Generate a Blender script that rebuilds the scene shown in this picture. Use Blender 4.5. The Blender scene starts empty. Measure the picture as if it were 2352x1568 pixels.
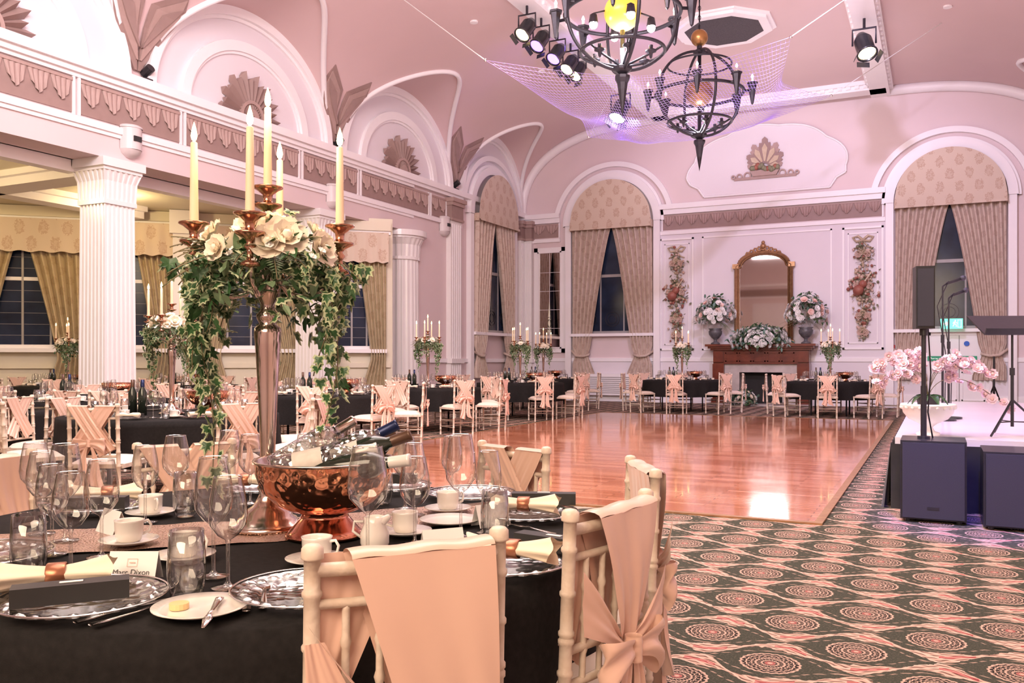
import bpy, math, random
from mathutils import Vector, Matrix
pi=math.pi; sin=math.sin; cos=math.cos
rnd=random.Random(11)
YAW=math.radians(25.97); SY=sin(YAW); CY=cos(YAW)
def C(X,Z): return (-SY*Z+CY*X, CY*Z+SY*X)
def T(x,y,z): return Matrix.Translation((x,y,z))
def RZ(a): return Matrix.Rotation(math.radians(a),4,'Z')
def RX(a): return Matrix.Rotation(math.radians(a),4,'X')
def RY(a): return Matrix.Rotation(math.radians(a),4,'Y')
def SC(a,b=None,c=None):
    if b is None: b=c=a
    return Matrix.Diagonal((a,b,c,1))
# ---------------------------------------------------------------- materials
MATS={}
def newmat(name):
    m=bpy.data.materials.new(name); m.use_nodes=True
    nt=m.node_tree
    for n in list(nt.nodes): nt.nodes.remove(n)
    out=nt.nodes.new('ShaderNodeOutputMaterial')
    MATS[name]=m
    return m,nt,out
class NB:
    def __init__(s,nt): s.nt=nt
    def n(s,t,**k):
        nd=s.nt.nodes.new(t)
        for a,b in k.items(): setattr(nd,a,b)
        return nd
    def link(s,a,b): s.nt.links.new(a,b)
    def m(s,op,a,b=0.0,c=None):
        nd=s.nt.nodes.new('ShaderNodeMath'); nd.operation=op
        for i,x in enumerate((a,b,c)):
            if x is None: continue
            if isinstance(x,(int,float)): nd.inputs[i].default_value=x
            else: s.nt.links.new(x,nd.inputs[i])
        return nd.outputs[0]
    def mix(s,f,a,b):
        nd=s.nt.nodes.new('ShaderNodeMix'); nd.data_type='RGBA'
        for i,x in ((0,f),(6,a),(7,b)):
            if isinstance(x,(int,float)): nd.inputs[i].default_value=x
            elif isinstance(x,tuple): nd.inputs[i].default_value=(*x,1)
            else: s.nt.links.new(x,nd.inputs[i])
        return nd.outputs[2]
    def noise(s,scale,detail=2,vec=None,out=0):
        nd=s.nt.nodes.new('ShaderNodeTexNoise'); nd.inputs['Scale'].default_value=scale; nd.inputs['Detail'].default_value=detail
        if vec is None: vec=s.obj()
        s.link(vec,nd.inputs['Vector']); return nd.outputs[out]
    def obj(s):
        return s.nt.nodes.new('ShaderNodeTexCoord').outputs['Object']
    def xyz(s,vec=None):
        nd=s.nt.nodes.new('ShaderNodeSeparateXYZ'); s.link(vec if vec else s.obj(),nd.inputs[0]); return nd.outputs
    def bsdf(s,out,rough=.5,metal=0,col=None,spec=.5):
        b=s.nt.nodes.new('ShaderNodeBsdfPrincipled'); b.inputs['Roughness'].default_value=rough; b.inputs['Metallic'].default_value=metal
        b.inputs['Specular IOR Level'].default_value=spec
        if col is not None:
            if isinstance(col,tuple): b.inputs['Base Color'].default_value=(*col,1)
            else: s.link(col,b.inputs['Base Color'])
        s.link(b.outputs[0],out.inputs[0]); return b
    def bump(s,b,h,st=.3,dist=.01):
        nd=s.nt.nodes.new('ShaderNodeBump'); nd.inputs['Strength'].default_value=st; nd.inputs['Distance'].default_value=dist
        s.link(h,nd.inputs['Height']); s.link(nd.outputs[0],b.inputs['Normal'])
def mat(name,col,rough=.5,metal=0,col2=None,ns=5,bump=0,bs=40,emit=0,ecol=None,coat=0,sheen=0,alpha=1,spec=.5):
    m,nt,out=newmat(name); N=NB(nt)
    c=col
    if col2: 
        f=N.noise(ns,3); f=N.m('MULTIPLY_ADD',f,2.0,-.5); c=N.mix(N.m('MINIMUM',N.m('MAXIMUM',f,0.),1.),col,col2)
    b=N.bsdf(out,rough,metal,c,spec)
    if bump: N.bump(b,N.noise(bs,2),bump)
    if emit: b.inputs['Emission Strength'].default_value=emit; b.inputs['Emission Color'].default_value=(*(ecol or col),1)
    if coat: b.inputs['Coat Weight'].default_value=coat; b.inputs['Coat Roughness'].default_value=.08
    if sheen: b.inputs['Sheen Weight'].default_value=sheen
    if alpha<1: b.inputs['Alpha'].default_value=alpha
    return m
wall=mat('wall_paint',(.76,.63,.635),.6,col2=(.73,.61,.615),ns=1.2)
wallw=mat('wall_paint_pale',(.80,.75,.79),.55,col2=(.78,.73,.77),ns=1.0)
ceilm=mat('ceiling_paint',(.73,.555,.555),.7,col2=(.70,.535,.535),ns=.8)
white=mat('white_trim',(.93,.90,.91),.4,col2=(.90,.87,.89),ns=3)
colw=mat('column_gloss',(.88,.85,.84),.22,col2=(.84,.81,.80),ns=2)
taupe=mat('taupe_relief',(.36,.25,.225),.6,col2=(.32,.22,.20),ns=6)
taupe2=mat('taupe_light',(.46,.33,.30),.6,col2=(.41,.29,.26),ns=6)
cream=mat('cream_plaster',(.76,.70,.56),.6,col2=(.72,.66,.52),ns=2)
glassdark=mat('night_glass',(.008,.013,.028),.14,col2=(.022,.035,.075),ns=2.2,spec=.3)
mullion=mat('window_frame',(.36,.34,.34),.4,col2=(.32,.30,.30))
black_cloth=mat('black_tablecloth',(.012,.011,.011),.85,col2=(.02,.018,.018),ns=60,bump=.15,bs=500,spec=.15)
limewood=mat('limewash_wood',(.80,.69,.58),.42,col2=(.64,.50,.39),ns=25,bump=.2,bs=60)
satin=mat('peach_satin',(.82,.555,.445),.28,col2=(.79,.51,.40),ns=3,bump=.05,bs=9,sheen=.3)
cushion=mat('ivory_cushion',(.80,.68,.58),.8,col2=(.76,.64,.54),ns=8)
silver=mat('rose_silver',(.66,.51,.43),.16,1,col2=(.76,.66,.60),ns=3)
copper_cup=mat('candle_cup_copper',(.55,.30,.20),.2,1,col2=(.48,.25,.17),ns=6)
wax=mat('candle_wax',(.88,.70,.50),.5,col2=(.86,.66,.46),ns=8,emit=.10,ecol=(1,.6,.3))
flame=mat('candle_flame',(1,.8,.35),.5,col2=(1,.85,.45),emit=26,ecol=(1,.66,.22))
leafg=mat('ivy_green',(.022,.075,.025),.4,col2=(.045,.13,.04),ns=20)
leafc=mat('ivy_cream_edge',(.55,.58,.40),.5,col2=(.32,.41,.20),ns=20)
leafs=mat('foliage_sage',(.09,.17,.085),.55,col2=(.20,.28,.15),ns=15)
leafb=mat('foliage_blue',(.09,.19,.16),.55,col2=(.20,.32,.26),ns=8)
vine=mat('vine_stem',(.12,.13,.05),.6,col2=(.2,.14,.08))
petal=mat('petal_cream',(.92,.85,.72),.55,col2=(.90,.79,.64),ns=25)
petalw=mat('petal_white',(.93,.92,.90),.55,col2=(.90,.88,.85),ns=10)
petalp=mat('petal_pink',(.86,.52,.46),.55,col2=(.88,.70,.62),ns=10)
petalo=mat('orchid_petal',(.90,.62,.72),.5,col2=(.92,.80,.86),ns=9)
china=mat('white_china',(.88,.83,.77),.12,col2=(.86,.81,.75),ns=3,coat=.5)
napkin=mat('napkin_ivory',(.87,.74,.58),.8,col2=(.82,.68,.51),ns=8)
nring=mat('napkin_ring_copper',(.48,.20,.11),.3,.6,col2=(.4,.16,.09),ns=40)
boxm=mat('black_card_box',(.02,.019,.02),.5,col2=(.03,.028,.028),ns=10)
steel=mat('cutlery_steel',(.74,.70,.66),.18,1,col2=(.66,.62,.58),ns=40)
card=mat('card_white',(.90,.87,.84),.7,col2=(.87,.84,.81))
ink=mat('printed_ink',(.05,.045,.045),.6,col2=(.07,.06,.06))
inkp=mat('printed_rose',(.75,.5,.42),.6,col2=(.7,.45,.38))
mahog=mat('mahogany',(.11,.02,.012),.25,col2=(.19,.04,.018),ns=5,coat=.4)
marble=mat('grey_marble',(.42,.36,.34),.25,col2=(.62,.55,.52),ns=4)
soot=mat('firebox_black',(.012,.01,.01),.8,col2=(.02,.018,.018))
gold=mat('antique_gilt',(.36,.18,.09),.38,.5,col2=(.50,.30,.15),ns=14)
ball=mat('chandelier_gold_ball',(.50,.29,.10),.3,.8,col2=(.4,.2,.08),ns=5)
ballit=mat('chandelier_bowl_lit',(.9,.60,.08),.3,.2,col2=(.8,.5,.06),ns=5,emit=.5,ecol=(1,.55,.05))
mirror=mat('mirror_glass',(.70,.65,.63),.03,1,col2=(.68,.63,.61))
iron=mat('wrought_iron',(.03,.026,.035),.4,.6,col2=(.05,.045,.055),ns=12)
bulb=mat('candle_bulb',(.7,.8,1),.3,col2=(.8,.85,1),emit=4,ecol=(.55,.7,1))
lampw=mat('lamp_white_glow',(1,1,1),.3,col2=(1,.95,.9),emit=50,ecol=(1,.9,.85))
lampwarm=mat('lamp_warm_glow',(1,.8,.4),.3,col2=(1,.8,.5),emit=12,ecol=(1,.7,.3))
lampp=mat('lamp_violet_glow',(.3,.2,1),.3,col2=(.4,.2,1),emit=7,ecol=(.25,.12,1))
blackpl=mat('black_plastic',(.018,.018,.022),.30,col2=(.026,.026,.03),ns=30)
grille=mat('speaker_grille',(.03,.03,.045),.4,.2,col2=(.05,.05,.07),ns=300,bump=.3,bs=600)
stagetop=mat('stage_white',(.84,.78,.86),.22,col2=(.80,.74,.82),ns=3)
skirt=mat('stage_skirt_black',(.018,.016,.02),.9,col2=(.03,.027,.03),ns=8,sheen=.2)
pvc=mat('device_white',(.70,.64,.64),.4,col2=(.66,.60,.60))
exitg=mat('exit_sign_green',(.05,.55,.35),.4,col2=(.06,.6,.38),emit=1.3,ecol=(.25,1,.7))
signg=mat('door_sign_green',(.02,.35,.18),.5,col2=(.03,.38,.2))
signw=mat('sign_white',(.9,.95,.92),.5,col2=(.9,.95,.92),emit=.8,ecol=(.9,1,.95))
signb=mat('sign_blue',(.02,.12,.55),.5,col2=(.03,.14,.6))
signr=mat('sign_red',(.6,.03,.03),.5,col2=(.55,.03,.03))
fruitr=mat('relief_red',(.27,.07,.055),.5,col2=(.38,.15,.10),ns=9)
fruitg=mat('relief_green',(.17,.18,.11),.6,col2=(.28,.26,.17),ns=9)
fruity=mat('relief_gold',(.50,.38,.26),.5,col2=(.62,.51,.38),ns=9)
fruitp=mat('relief_pink',(.58,.38,.31),.5,col2=(.70,.55,.47),ns=9)
bottlew=mat('wine_bottle_dark',(.015,.02,.015),.08,col2=(.02,.03,.02),coat=.5)
foil=mat('foil_brown',(.10,.05,.03),.35,.3,col2=(.13,.07,.05))
foilb=mat('foil_navy',(.01,.02,.08),.3,.4,col2=(.02,.03,.1))
foilw=mat('foil_white',(.80,.76,.72),.3,.1,col2=(.75,.70,.66))
wlabel=mat('bottle_label',(.72,.67,.60),.6,col2=(.62,.56,.50),ns=60)
ice=mat('ice_cubes',(.8,.82,.82),.1,col2=(.6,.62,.62),ns=40)
vent=mat('vent_mesh_dark',(.03,.025,.03),.7,col2=(.10,.08,.09),ns=60)
urnm=mat('urn_grey',(.07,.07,.08),.4,col2=(.14,.13,.14),ns=20)
butter=mat('butter_pat',(.85,.62,.30),.4,col2=(.82,.58,.26))
def thin_glass(name,tint,edge,mn=.06,mx=.75,rough=.02,bump=0,bs=60,pw=2.0):
    m,nt,out=newmat(name); N=NB(nt)
    tr=N.n('ShaderNodeBsdfTransparent')
    gl=N.n('ShaderNodeBsdfGlossy'); gl.inputs['Roughness'].default_value=rough
    lw=N.n('ShaderNodeLayerWeight'); lw.inputs[0].default_value=.5
    fp=N.m('POWER',lw.outputs['Facing'],pw)
    f=N.m('MINIMUM',N.m('MULTIPLY_ADD',fp,mx,mn),1.)
    N.link(N.mix(N.m('POWER',lw.outputs['Facing'],3.),tint,edge),tr.inputs[0])
    if bump:
        bp=N.n('ShaderNodeBump'); bp.inputs['Strength'].default_value=bump; bp.inputs['Distance'].default_value=.01
        v=N.n('ShaderNodeTexVoronoi'); v.inputs['Scale'].default_value=bs; N.link(N.obj(),v.inputs['Vector'])
        N.link(v.outputs[0],bp.inputs['Height']); N.link(bp.outputs[0],gl.inputs['Normal']); N.link(bp.outputs[0],lw.inputs['Normal'])
    mx_=N.n('ShaderNodeMixShader'); N.link(f,mx_.inputs[0]); N.link(tr.outputs[0],mx_.inputs[1]); N.link(gl.outputs[0],mx_.inputs[2])
    N.link(mx_.outputs[0],out.inputs[0]); return m
glass=thin_glass('clear_glass',(.96,.96,.95),(.35,.32,.30),.12,.85,.02,0,60,1.8)
gcharger=thin_glass('pressed_glass',(.88,.88,.86),(.6,.6,.58),.26,.45,.16,.4,38,1.5)
gbottle=thin_glass('clear_bottle',(.78,.82,.80),(.4,.42,.4),.25,.65,.04,.6,60)
def mk_copper():
    m,nt,out=newmat('hammered_copper'); N=NB(nt)
    b=N.bsdf(out,.15,1,(.76,.34,.20))
    v=N.n('ShaderNodeTexVoronoi'); v.feature='SMOOTH_F1'; v.inputs['Scale'].default_value=52; N.link(N.obj(),v.inputs['Vector'])
    N.bump(b,v.outputs[0],.5,.012); return m
hcopper=mk_copper()
pcopper=mat('polished_copper',(.66,.27,.18),.14,1,col2=(.60,.23,.15),ns=5)
def mk_carpet():
    m,nt,out=newmat('patterned_carpet'); N=NB(nt)
    vec=N.obj(); wob=N.noise(9,2,vec)
    X,Y,Z=N.xyz(vec)
    u=N.m('DIVIDE',X,.59); v=N.m('DIVIDE',Y,.59)
    def fr(a,o): return N.m('SUBTRACT',N.m('FRACT',N.m('ADD',a,o)),.5)
    def rad(a,b): return N.m('SQRT',N.m('ADD',N.m('MULTIPLY',a,a),N.m('MULTIPLY',b,b)))
    a1,b1=fr(u,.5),fr(v,.5); a2,b2=fr(u,0.),fr(v,0.)
    r1=rad(a1,b1); r2=rad(a2,b2); r=N.m('MINIMUM',r1,r2)
    sel=N.m('LESS_THAN',r1,r2)
    th=N.m('ADD',N.m('MULTIPLY',sel,N.m('ARCTAN2',b1,a1)),N.m('MULTIPLY',N.m('SUBTRACT',1.,sel),N.m('ARCTAN2',b2,a2)))
    spk=N.m('SINE',N.m('MULTIPLY',th,24.))
    rr=N.m('ADD',r,N.m('MULTIPLY',spk,.004))
    cr=N.n('ShaderNodeValToRGB'); cr.color_ramp.interpolation='CONSTANT'
    N.link(N.m('MULTIPLY',rr,4.),cr.inputs[0])
    cre=(.58,.40,.31,1); dk=(.035,.028,.024,1); gr=(.085,.08,.06,1); rd=(.38,.08,.08,1)
    el=cr.color_ramp.elements
    stops=[(0,cre),(.07,rd),(.14,dk),(.19,cre),(.24,dk),(.34,cre),(.40,dk),(.47,cre),(.50,dk),(.60,cre),(.64,dk),(.73,cre),(.79,gr)]
    el[0].position=0; el[0].color=cre; el[1].position=stops[1][0]; el[1].color=rd
    for p,c in stops[2:]:
        e=el.new(p); e.color=c
    dots=N.m('GREATER_THAN',N.m('MULTIPLY',N.m('SINE',N.m('MULTIPLY',th,20.)),N.m('SINE',N.m('MULTIPLY',r,150.))),.35)
    med=N.mix(N.m('MULTIPLY',dots,.6),cr.outputs[0],cre[:3])
    inm=N.m('LESS_THAN',rr,.2)
    c=N.m('MULTIPLY_ADD',N.m('COSINE',N.m('MULTIPLY',u,2*pi)),.125,.25)
    c=N.m('ADD',c,N.m('MULTIPLY_ADD',wob,.10,-.05))
    av=N.m('ABSOLUTE',N.m('SUBTRACT',N.m('FRACT',N.m('ADD',v,.5)),.5))
    sd=N.m('SUBTRACT',av,c); d=N.m('ABSOLUTE',sd)
    wdt=N.m('MULTIPLY_ADD',N.m('SINE',N.m('MULTIPLY_ADD',u,4*pi,.8)),.040,.064)
    wdt=N.m('ADD',wdt,N.m('MULTIPLY_ADD',N.noise(22,2,vec),.07,-.035))
    rib=N.m('LESS_THAN',d,wdt)
    strand=N.m('SINE',N.m('ADD',N.m('MULTIPLY',u,20.),N.m('MULTIPLY',sd,150.)))
    strand2=N.m('GREATER_THAN',strand,-.45)
    ribc=N.mix(strand2,(.16,.085,.065),(.60,.40,.31))
    ribc=N.mix(N.m('GREATER_THAN',N.m('SINE',N.m('ADD',N.m('MULTIPLY',u,-38.),N.m('MULTIPLY',sd,90.))),.55),ribc,(.68,.49,.39))
    core=N.m('LESS_THAN',N.m('ABSOLUTE',N.m('SUBTRACT',d,.012)),.007)
    ribc=N.mix(N.m('MULTIPLY',core,N.m('GREATER_THAN',N.m('SINE',N.m('MULTIPLY',u,12.)),.2)),ribc,(.45,.07,.08))
    chain=N.m('MULTIPLY',N.m('LESS_THAN',N.m('ABSOLUTE',N.m('SUBTRACT',d,.122)),.008),N.m('GREATER_THAN',N.m('SINE',N.m('MULTIPLY',v,120.)),-.2))
    base=N.mix(N.m('GREATER_THAN',N.noise(120,1,vec),.55),(.058,.060,.044),(.09,.086,.065))
    base=N.mix(chain,base,(.42,.29,.22))
    col=N.mix(rib,base,ribc); col=N.mix(inm,col,med)
    b=N.bsdf(out,.95,0,col,.15)
    N.bump(b,N.noise(400,1,vec),.5); return m
carpet=mk_carpet()
def mk_wood():
    m,nt,out=newmat('dance_parquet'); N=NB(nt)
    vec=N.obj()
    br=N.n('ShaderNodeTexBrick'); N.link(vec,br.inputs['Vector'])
    br.inputs['Color1'].default_value=(.42,.12,.055,1); br.inputs['Color2'].default_value=(.70,.29,.17,1); br.inputs['Mortar'].default_value=(.15,.04,.02,1)
    br.inputs['Scale'].default_value=1; br.inputs['Brick Width'].default_value=.85; br.inputs['Row Height'].default_value=.085; br.inputs['Mortar Size'].default_value=.004
    br.offset=.37; br.inputs['Bias'].default_value=-.1
    mp=N.n('ShaderNodeMapping'); mp.inputs['Scale'].default_value=(2,30,1); N.link(vec,mp.inputs[0])
    col=N.mix(N.m('MULTIPLY',N.noise(1.5,4,mp.outputs[0]),.3),br.outputs[0],(.85,.42,.25))
    b=N.bsdf(out,.14,0,col,.5)
    rg=N.m('MULTIPLY_ADD',N.noise(1.3,4,vec),.18,.03); N.link(rg,b.inputs['Roughness'])
    b.inputs['Coat Weight'].default_value=.3; b.inputs['Coat Roughness'].default_value=.05
    N.bump(b,N.noise(4,2,vec),.05); return m
parquet=mk_wood()
def mk_damask(name,c1,c2,sx,sz,rough=.6):
    m,nt,out=newmat(name); N=NB(nt); vec=N.obj(); X,Y,Z=N.xyz(vec)
    a=N.m('MULTIPLY',N.m('SINE',N.m('MULTIPLY',X,sx)),N.m('SINE',N.m('MULTIPLY',Z,sz)))
    b2=N.m('MULTIPLY',N.m('COSINE',N.m('MULTIPLY',X,sx)),N.m('COSINE',N.m('MULTIPLY',Z,sz)))
    p=N.m('MAXIMUM',N.m('ABSOLUTE',a),N.m('ABSOLUTE',b2))
    p=N.m('ADD',p,N.m('MULTIPLY_ADD',N.noise(30,3,vec),.7,-.35))
    mk=N.m('GREATER_THAN',p,.80); mk2=N.m('GREATER_THAN',p,.93)
    f=N.m('SUBTRACT',mk,N.m('MULTIPLY',mk2,.6))
    col=N.mix(f,c1,c2); b=N.bsdf(out,rough,0,col,.4); b.inputs['Sheen Weight'].default_value=.2
    return m
valf=mk_damask('valance_damask',(.66,.54,.43),(.54,.39,.29),7.5,5)
curf=mk_damask('curtain_damask',(.61,.49,.41),(.51,.38,.31),13,9,.5)
curg=mk_damask('curtain_damask_gold',(.55,.44,.27),(.47,.35,.20),11,8,.5)
def mk_runner():
    m,nt,out=newmat('rose_sequin_runner'); N=NB(nt)
    v=N.n('ShaderNodeTexVoronoi'); v.inputs['Scale'].default_value=160; N.link(N.obj(),v.inputs['Vector'])
    col=N.mix(v.outputs['Distance'],(.58,.38,.29),(.27,.16,.12)); b=N.bsdf(out,.3,.6,col); N.bump(b,v.outputs[0],.6); return m
runner=mk_runner()
# ---------------------------------------------------------------- mesh builder
class MB:
    def __init__(s): s.v=[];s.f=[];s.mi=[];s.sm=[];s.mats=[];s.M=Matrix()
    def k(s,m):
        if m not in s.mats: s.mats.append(m)
        return s.mats.index(m)
    def add(s,vs,fs,m,smooth=False):
        o=len(s.v); M=s.M
        s.v+= [M@Vector(p) for p in vs]
        k=s.k(m)
        for f in fs: s.f.append([o+i for i in f]); s.mi.append(k); s.sm.append(smooth)
    def box(s,x0,x1,y0,y1,z0,z1,m):
        vs=[(x,y,z) for z in (z0,z1) for y in (y0,y1) for x in (x0,x1)]
        s.add(vs,[(0,2,3,1),(4,5,7,6),(0,1,5,4),(2,6,7,3),(0,4,6,2),(1,3,7,5)],m)
    def cbox(s,cx,cy,cz,sx,sy,sz,m): s.box(cx-sx/2,cx+sx/2,cy-sy/2,cy+sy/2,cz-sz/2,cz+sz/2,m)
    def grid(s,fn,nu,nv,m,smooth=True):
        vs=[fn(i/nu,j/nv) for j in range(nv+1) for i in range(nu+1)]
        fs=[(j*(nu+1)+i,j*(nu+1)+i+1,(j+1)*(nu+1)+i+1,(j+1)*(nu+1)+i) for j in range(nv) for i in range(nu)]
        s.add(vs,fs,m,smooth)
    def lathe(s,prof,m,c=(0,0,0),n=20,smooth=True,sx=1,sy=1):
        vs=[];fs=[]
        for r,z in prof:
            for i in range(n):
                a=2*pi*i/n; vs.append((c[0]+r*cos(a)*sx,c[1]+r*sin(a)*sy,c[2]+z))
        for j in range(len(prof)-1):
            for i in range(n):
                i2=(i+1)%n; fs.append((j*n+i,j*n+i2,(j+1)*n+i2,(j+1)*n+i))
        s.add(vs,fs,m,smooth)
    def cyl(s,r,z0,z1,m,c=(0,0,0),n=16):
        s.lathe([(0.0001,z0),(r,z0),(r,z1),(0.0001,z1)],m,c,n,False)
    def tube(s,pts,rad,m,n=8,cap=True,flat=1.0):
        pts=[Vector(p) for p in pts]; L=len(pts)
        if not isinstance(rad,(list,tuple)): rad=[rad]*L
        vs=[];fs=[]; up=None
        for i,p in enumerate(pts):
            t=(pts[min(i+1,L-1)]-pts[max(i-1,0)])
            if t.length<1e-9: t=Vector((0,0,1))
            t.normalize()
            if up is None:
                up=Vector((0,0,1)) if abs(t.z)<.9 else Vector((0,1,0))
            a=up-t*up.dot(t)
            if a.length<1e-6: a=t.orthogonal()
            a.normalize(); up=a; b=t.cross(a)
            for q in range(n):
                an=2*pi*q/n; vs.append(tuple(p+(a*cos(an)*flat+b*sin(an))*rad[i]))
        for j in range(L-1):
            for i in range(n):
                i2=(i+1)%n; fs.append((j*n+i,j*n+i2,(j+1)*n+i2,(j+1)*n+i))
        if cap: fs.append(tuple(range(n))); fs.append(tuple(range((L-1)*n,L*n)))
        s.add(vs,fs,m,True)
    def prism(s,poly,y0,y1,m):  # poly in xz
        n=len(poly); vs=[(x,y0,z) for x,z in poly]+[(x,y1,z) for x,z in poly]
        fs=[tuple(range(n)),tuple(range(n,2*n))]+[(i,(i+1)%n,n+(i+1)%n,n+i) for i in range(n)]
        s.add(vs,fs,m)
    def prismz(s,poly,z0,z1,m):
        n=len(poly); vs=[(x,y,z0) for x,y in poly]+[(x,y,z1) for x,y in poly]
        fs=[tuple(range(n)),tuple(range(n,2*n))]+[(i,(i+1)%n,n+(i+1)%n,n+i) for i in range(n)]
        s.add(vs,fs,m)
    def ring(s,a0,b0,a1,b1,zc,y0,y1,m,t0=0,t1=180,n=40,xc=0):
        sec=[]
        for i in range(n+1):
            t=math.radians(t0+(t1-t0)*i/n); c_,s_=cos(t),sin(t)
            sec+= [(xc+a0*c_,y1,zc+b0*s_),(xc+a0*c_,y0,zc+b0*s_),(xc+a1*c_,y0,zc+b1*s_),(xc+a1*c_,y1,zc+b1*s_)]
        fs=[]
        for i in range(n):
            o=i*4
            for q in range(4): fs.append((o+q,o+(q+1)%4,o+4+(q+1)%4,o+4+q))
        s.add(sec,fs,m)
    def sphere(s,r,m,c=(0,0,0),n=12,k=8,sz=1):
        s.lathe([(max(r*sin(pi*i/k),1e-4),-r*cos(pi*i/k)*sz) for i in range(k+1)],m,c,n)
    def obj(s,name,loc=(0,0,0),rot=0):
        me=bpy.data.meshes.new(name); me.from_pydata([tuple(v) for v in s.v],[],s.f)
        for m in s.mats: me.materials.append(m)
        me.polygons.foreach_set('material_index',s.mi); me.polygons.foreach_set('use_smooth',s.sm); me.update()
        o=bpy.data.objects.new(name,me); bpy.context.scene.collection.objects.link(o)
        o.location=loc; o.rotation_euler=(0,0,math.radians(rot)); return o
def inst(src,name,loc,rot=0,sc=1):
    o=bpy.data.objects.new(name,src.data); bpy.context.scene.collection.objects.link(o)
    o.location=loc; o.rotation_euler=(0,0,math.radians(rot)); o.scale=(sc,sc,sc); return o
# ---------------------------------------------------------------- room shell
XL,XR,D,ZS,ZC=-11.2,3.1,23.7,5.5,8.0
XM=(XL+XR)/2; CW=4.2
Y0=-4.0
def cove(e):
    t=max(0,min(1,1-e/CW)); return ZS+(ZC-ZS)*(1-t**2.5)**(1/2.5)
bays=[(12.075,2.3),(7.125,2.3),(2.175,2.3),(-2.7,2.3),(17.025,2.3),(21.7,1.88)]
def lun(e,y):
    for yc,h in bays:
        v=(y-yc)/h
        if abs(v)<1: 
            R=1.92+(ZC-ZS-1.92)*(e/CW)
            return ZS+R*(1-v*v)**.5
    return 0
def ceilz(e,y): return max(cove(e),lun(e,y))
es=[CW*(i/50)**2 for i in range(51)]
ys=[Y0+(D-Y0)*j/340 for j in range(341)]
b=MB()
for sgn,x0 in ((1,XL),(-1,XR)):
    vs=[(x0+sgn*e,y,ceilz(e,y)) for y in ys for e in es]; n=len(es)
    fs=[(j*n+i,j*n+i+1,(j+1)*n+i+1,(j+1)*n+i) for j in range(len(ys)-1) for i in range(n-1)]
    b.add(vs,fs,ceilm,True)
b.box(XL+CW,XR-CW,Y0,D,ZC,ZC+.1,ceilm)
b.obj('ceiling')
b=MB()
for sgn,x0 in ((1,XL),(-1,XR)):
    for yc,h in bays:
        pts=[]
        for i in range(61):
            v=-.999+1.998*i/60; y=yc+v*h
            lo,hi=0.0,CW
            for _ in range(30):
                mid=(lo+hi)/2
                if cove(mid)<lun(mid,y): lo=mid
                else: hi=mid
            pts.append((x0+sgn*lo,y,cove(lo)-.02))
        b.tube(pts,.055,white,6)
for xx in (XL+CW+.15,XR-CW-.15):
    b.box(xx-.22,xx+.22,Y0,D,ZC-.22,ZC,white); b.box(xx-.30,xx-.22,Y0,D,ZC-.1,ZC,white); b.box(xx+.22,xx+.30,Y0,D,ZC-.1,ZC,white)
    for k in range(70):
        b.box(xx-.27,xx+.27,3+k*.29,3.12+k*.29,ZC-.16,ZC-.10,white)
b.box(XL+CW,XR-CW,D-.75,D-.3,ZC-.22,ZC,white); b.box(XL+CW,XR-CW,D-.85,D-.75,ZC-.1,ZC,white)
for k in range(28): b.box(XL+CW+.2+k*.2,XL+CW+.3+k*.2,D-.81,D-.24,ZC-.17,ZC-.1,white)
b.obj('trim_1')
def wall_band(b,y0,y1):
    b.box(y0,y1,0,.6,4.23,5.5,wall)
    b.box(y0,y1,-.16,.1,5.42,5.56,white); b.box(y0,y1,-.10,0,5.34,5.42,white)
    b.box(y0,y1,-.05,0,5.28,5.34,white); b.box(y0,y1,-.06,0,4.62,4.72,white); b.box(y0,y1,-.03,0,4.56,4.62,white)
def frieze_panel(b,a0,a1,z0=4.76,z1=5.26,y=-.012):
    b.box(a0,a1,y-.01,y+.012,z0,z1,taupe)
    b.box(a0-.04,a0,y-.03,y,z0-.03,z1+.03,white); b.box(a1,a1+.04,y-.03,y,z0-.03,z1+.03,white)
    n=max(1,int(round((a1-a0)/.34))); w=(a1-a0)/n; H=z1-z0
    for i in range(n):
        c=a0+w*(i+.5)
        def fn(u,v,c=c):
            x=(u-.5)*w*(1-.30*v); k=abs(math.sin(u*pi*4)); bot=.66*H*(1-1.1*abs(u-.5)**1.3)
            return (c+x,y-.015-.035*k*(.4+.6*v),z1-.08*H-bot*v)
        b.grid(fn,16,4,taupe2,False)
        b.box(c-w/2,c+w/2,y-.035,y,z1-.10*H,z1-.01*H,taupe2)
b=MB(); b.M=T(XL,0,0)@RZ(90)
wall_band(b,Y0,17.6)
b.box(17.6,D,0,.6,0,5.5,wall)
b.box(17.6,D,-.16,.1,5.42,5.56,white); 
b.box(17.6,19.9,-.10,0,5.34,5.42,white);b.box(17.6,19.9,-.06,0,4.62,4.72,white)
b.box(17.6,D,-.06,0,1.12,1.22,white); b.box(17.6,D,-.04,0,0,.3,white)
yy=[Y0+(D-Y0)*j/200 for j in range(201)]
vs=[];fs=[]
for y in yy: vs+=[(y,0,5.5),(y,0,max(5.5,lun(0,y)))]
for j in range(200): fs.append((2*j,2*j+2,2*j+3,2*j+1))
b.add(vs,fs,wallw)
b.obj('wall_left')
b=MB(); b.M=T(XL,0,0)@RZ(90)
for a0,a1 in ((3.0,4.9),(5.05,8.49),(8.62,10.47),(10.6,13.43),(13.57,15.35),(15.5,18.26),(18.4,19.1)): frieze_panel(b,a0,a1)
b.obj('frieze_relief')
b=MB(); b.M=T(XL,0,0)@RZ(90)
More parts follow.
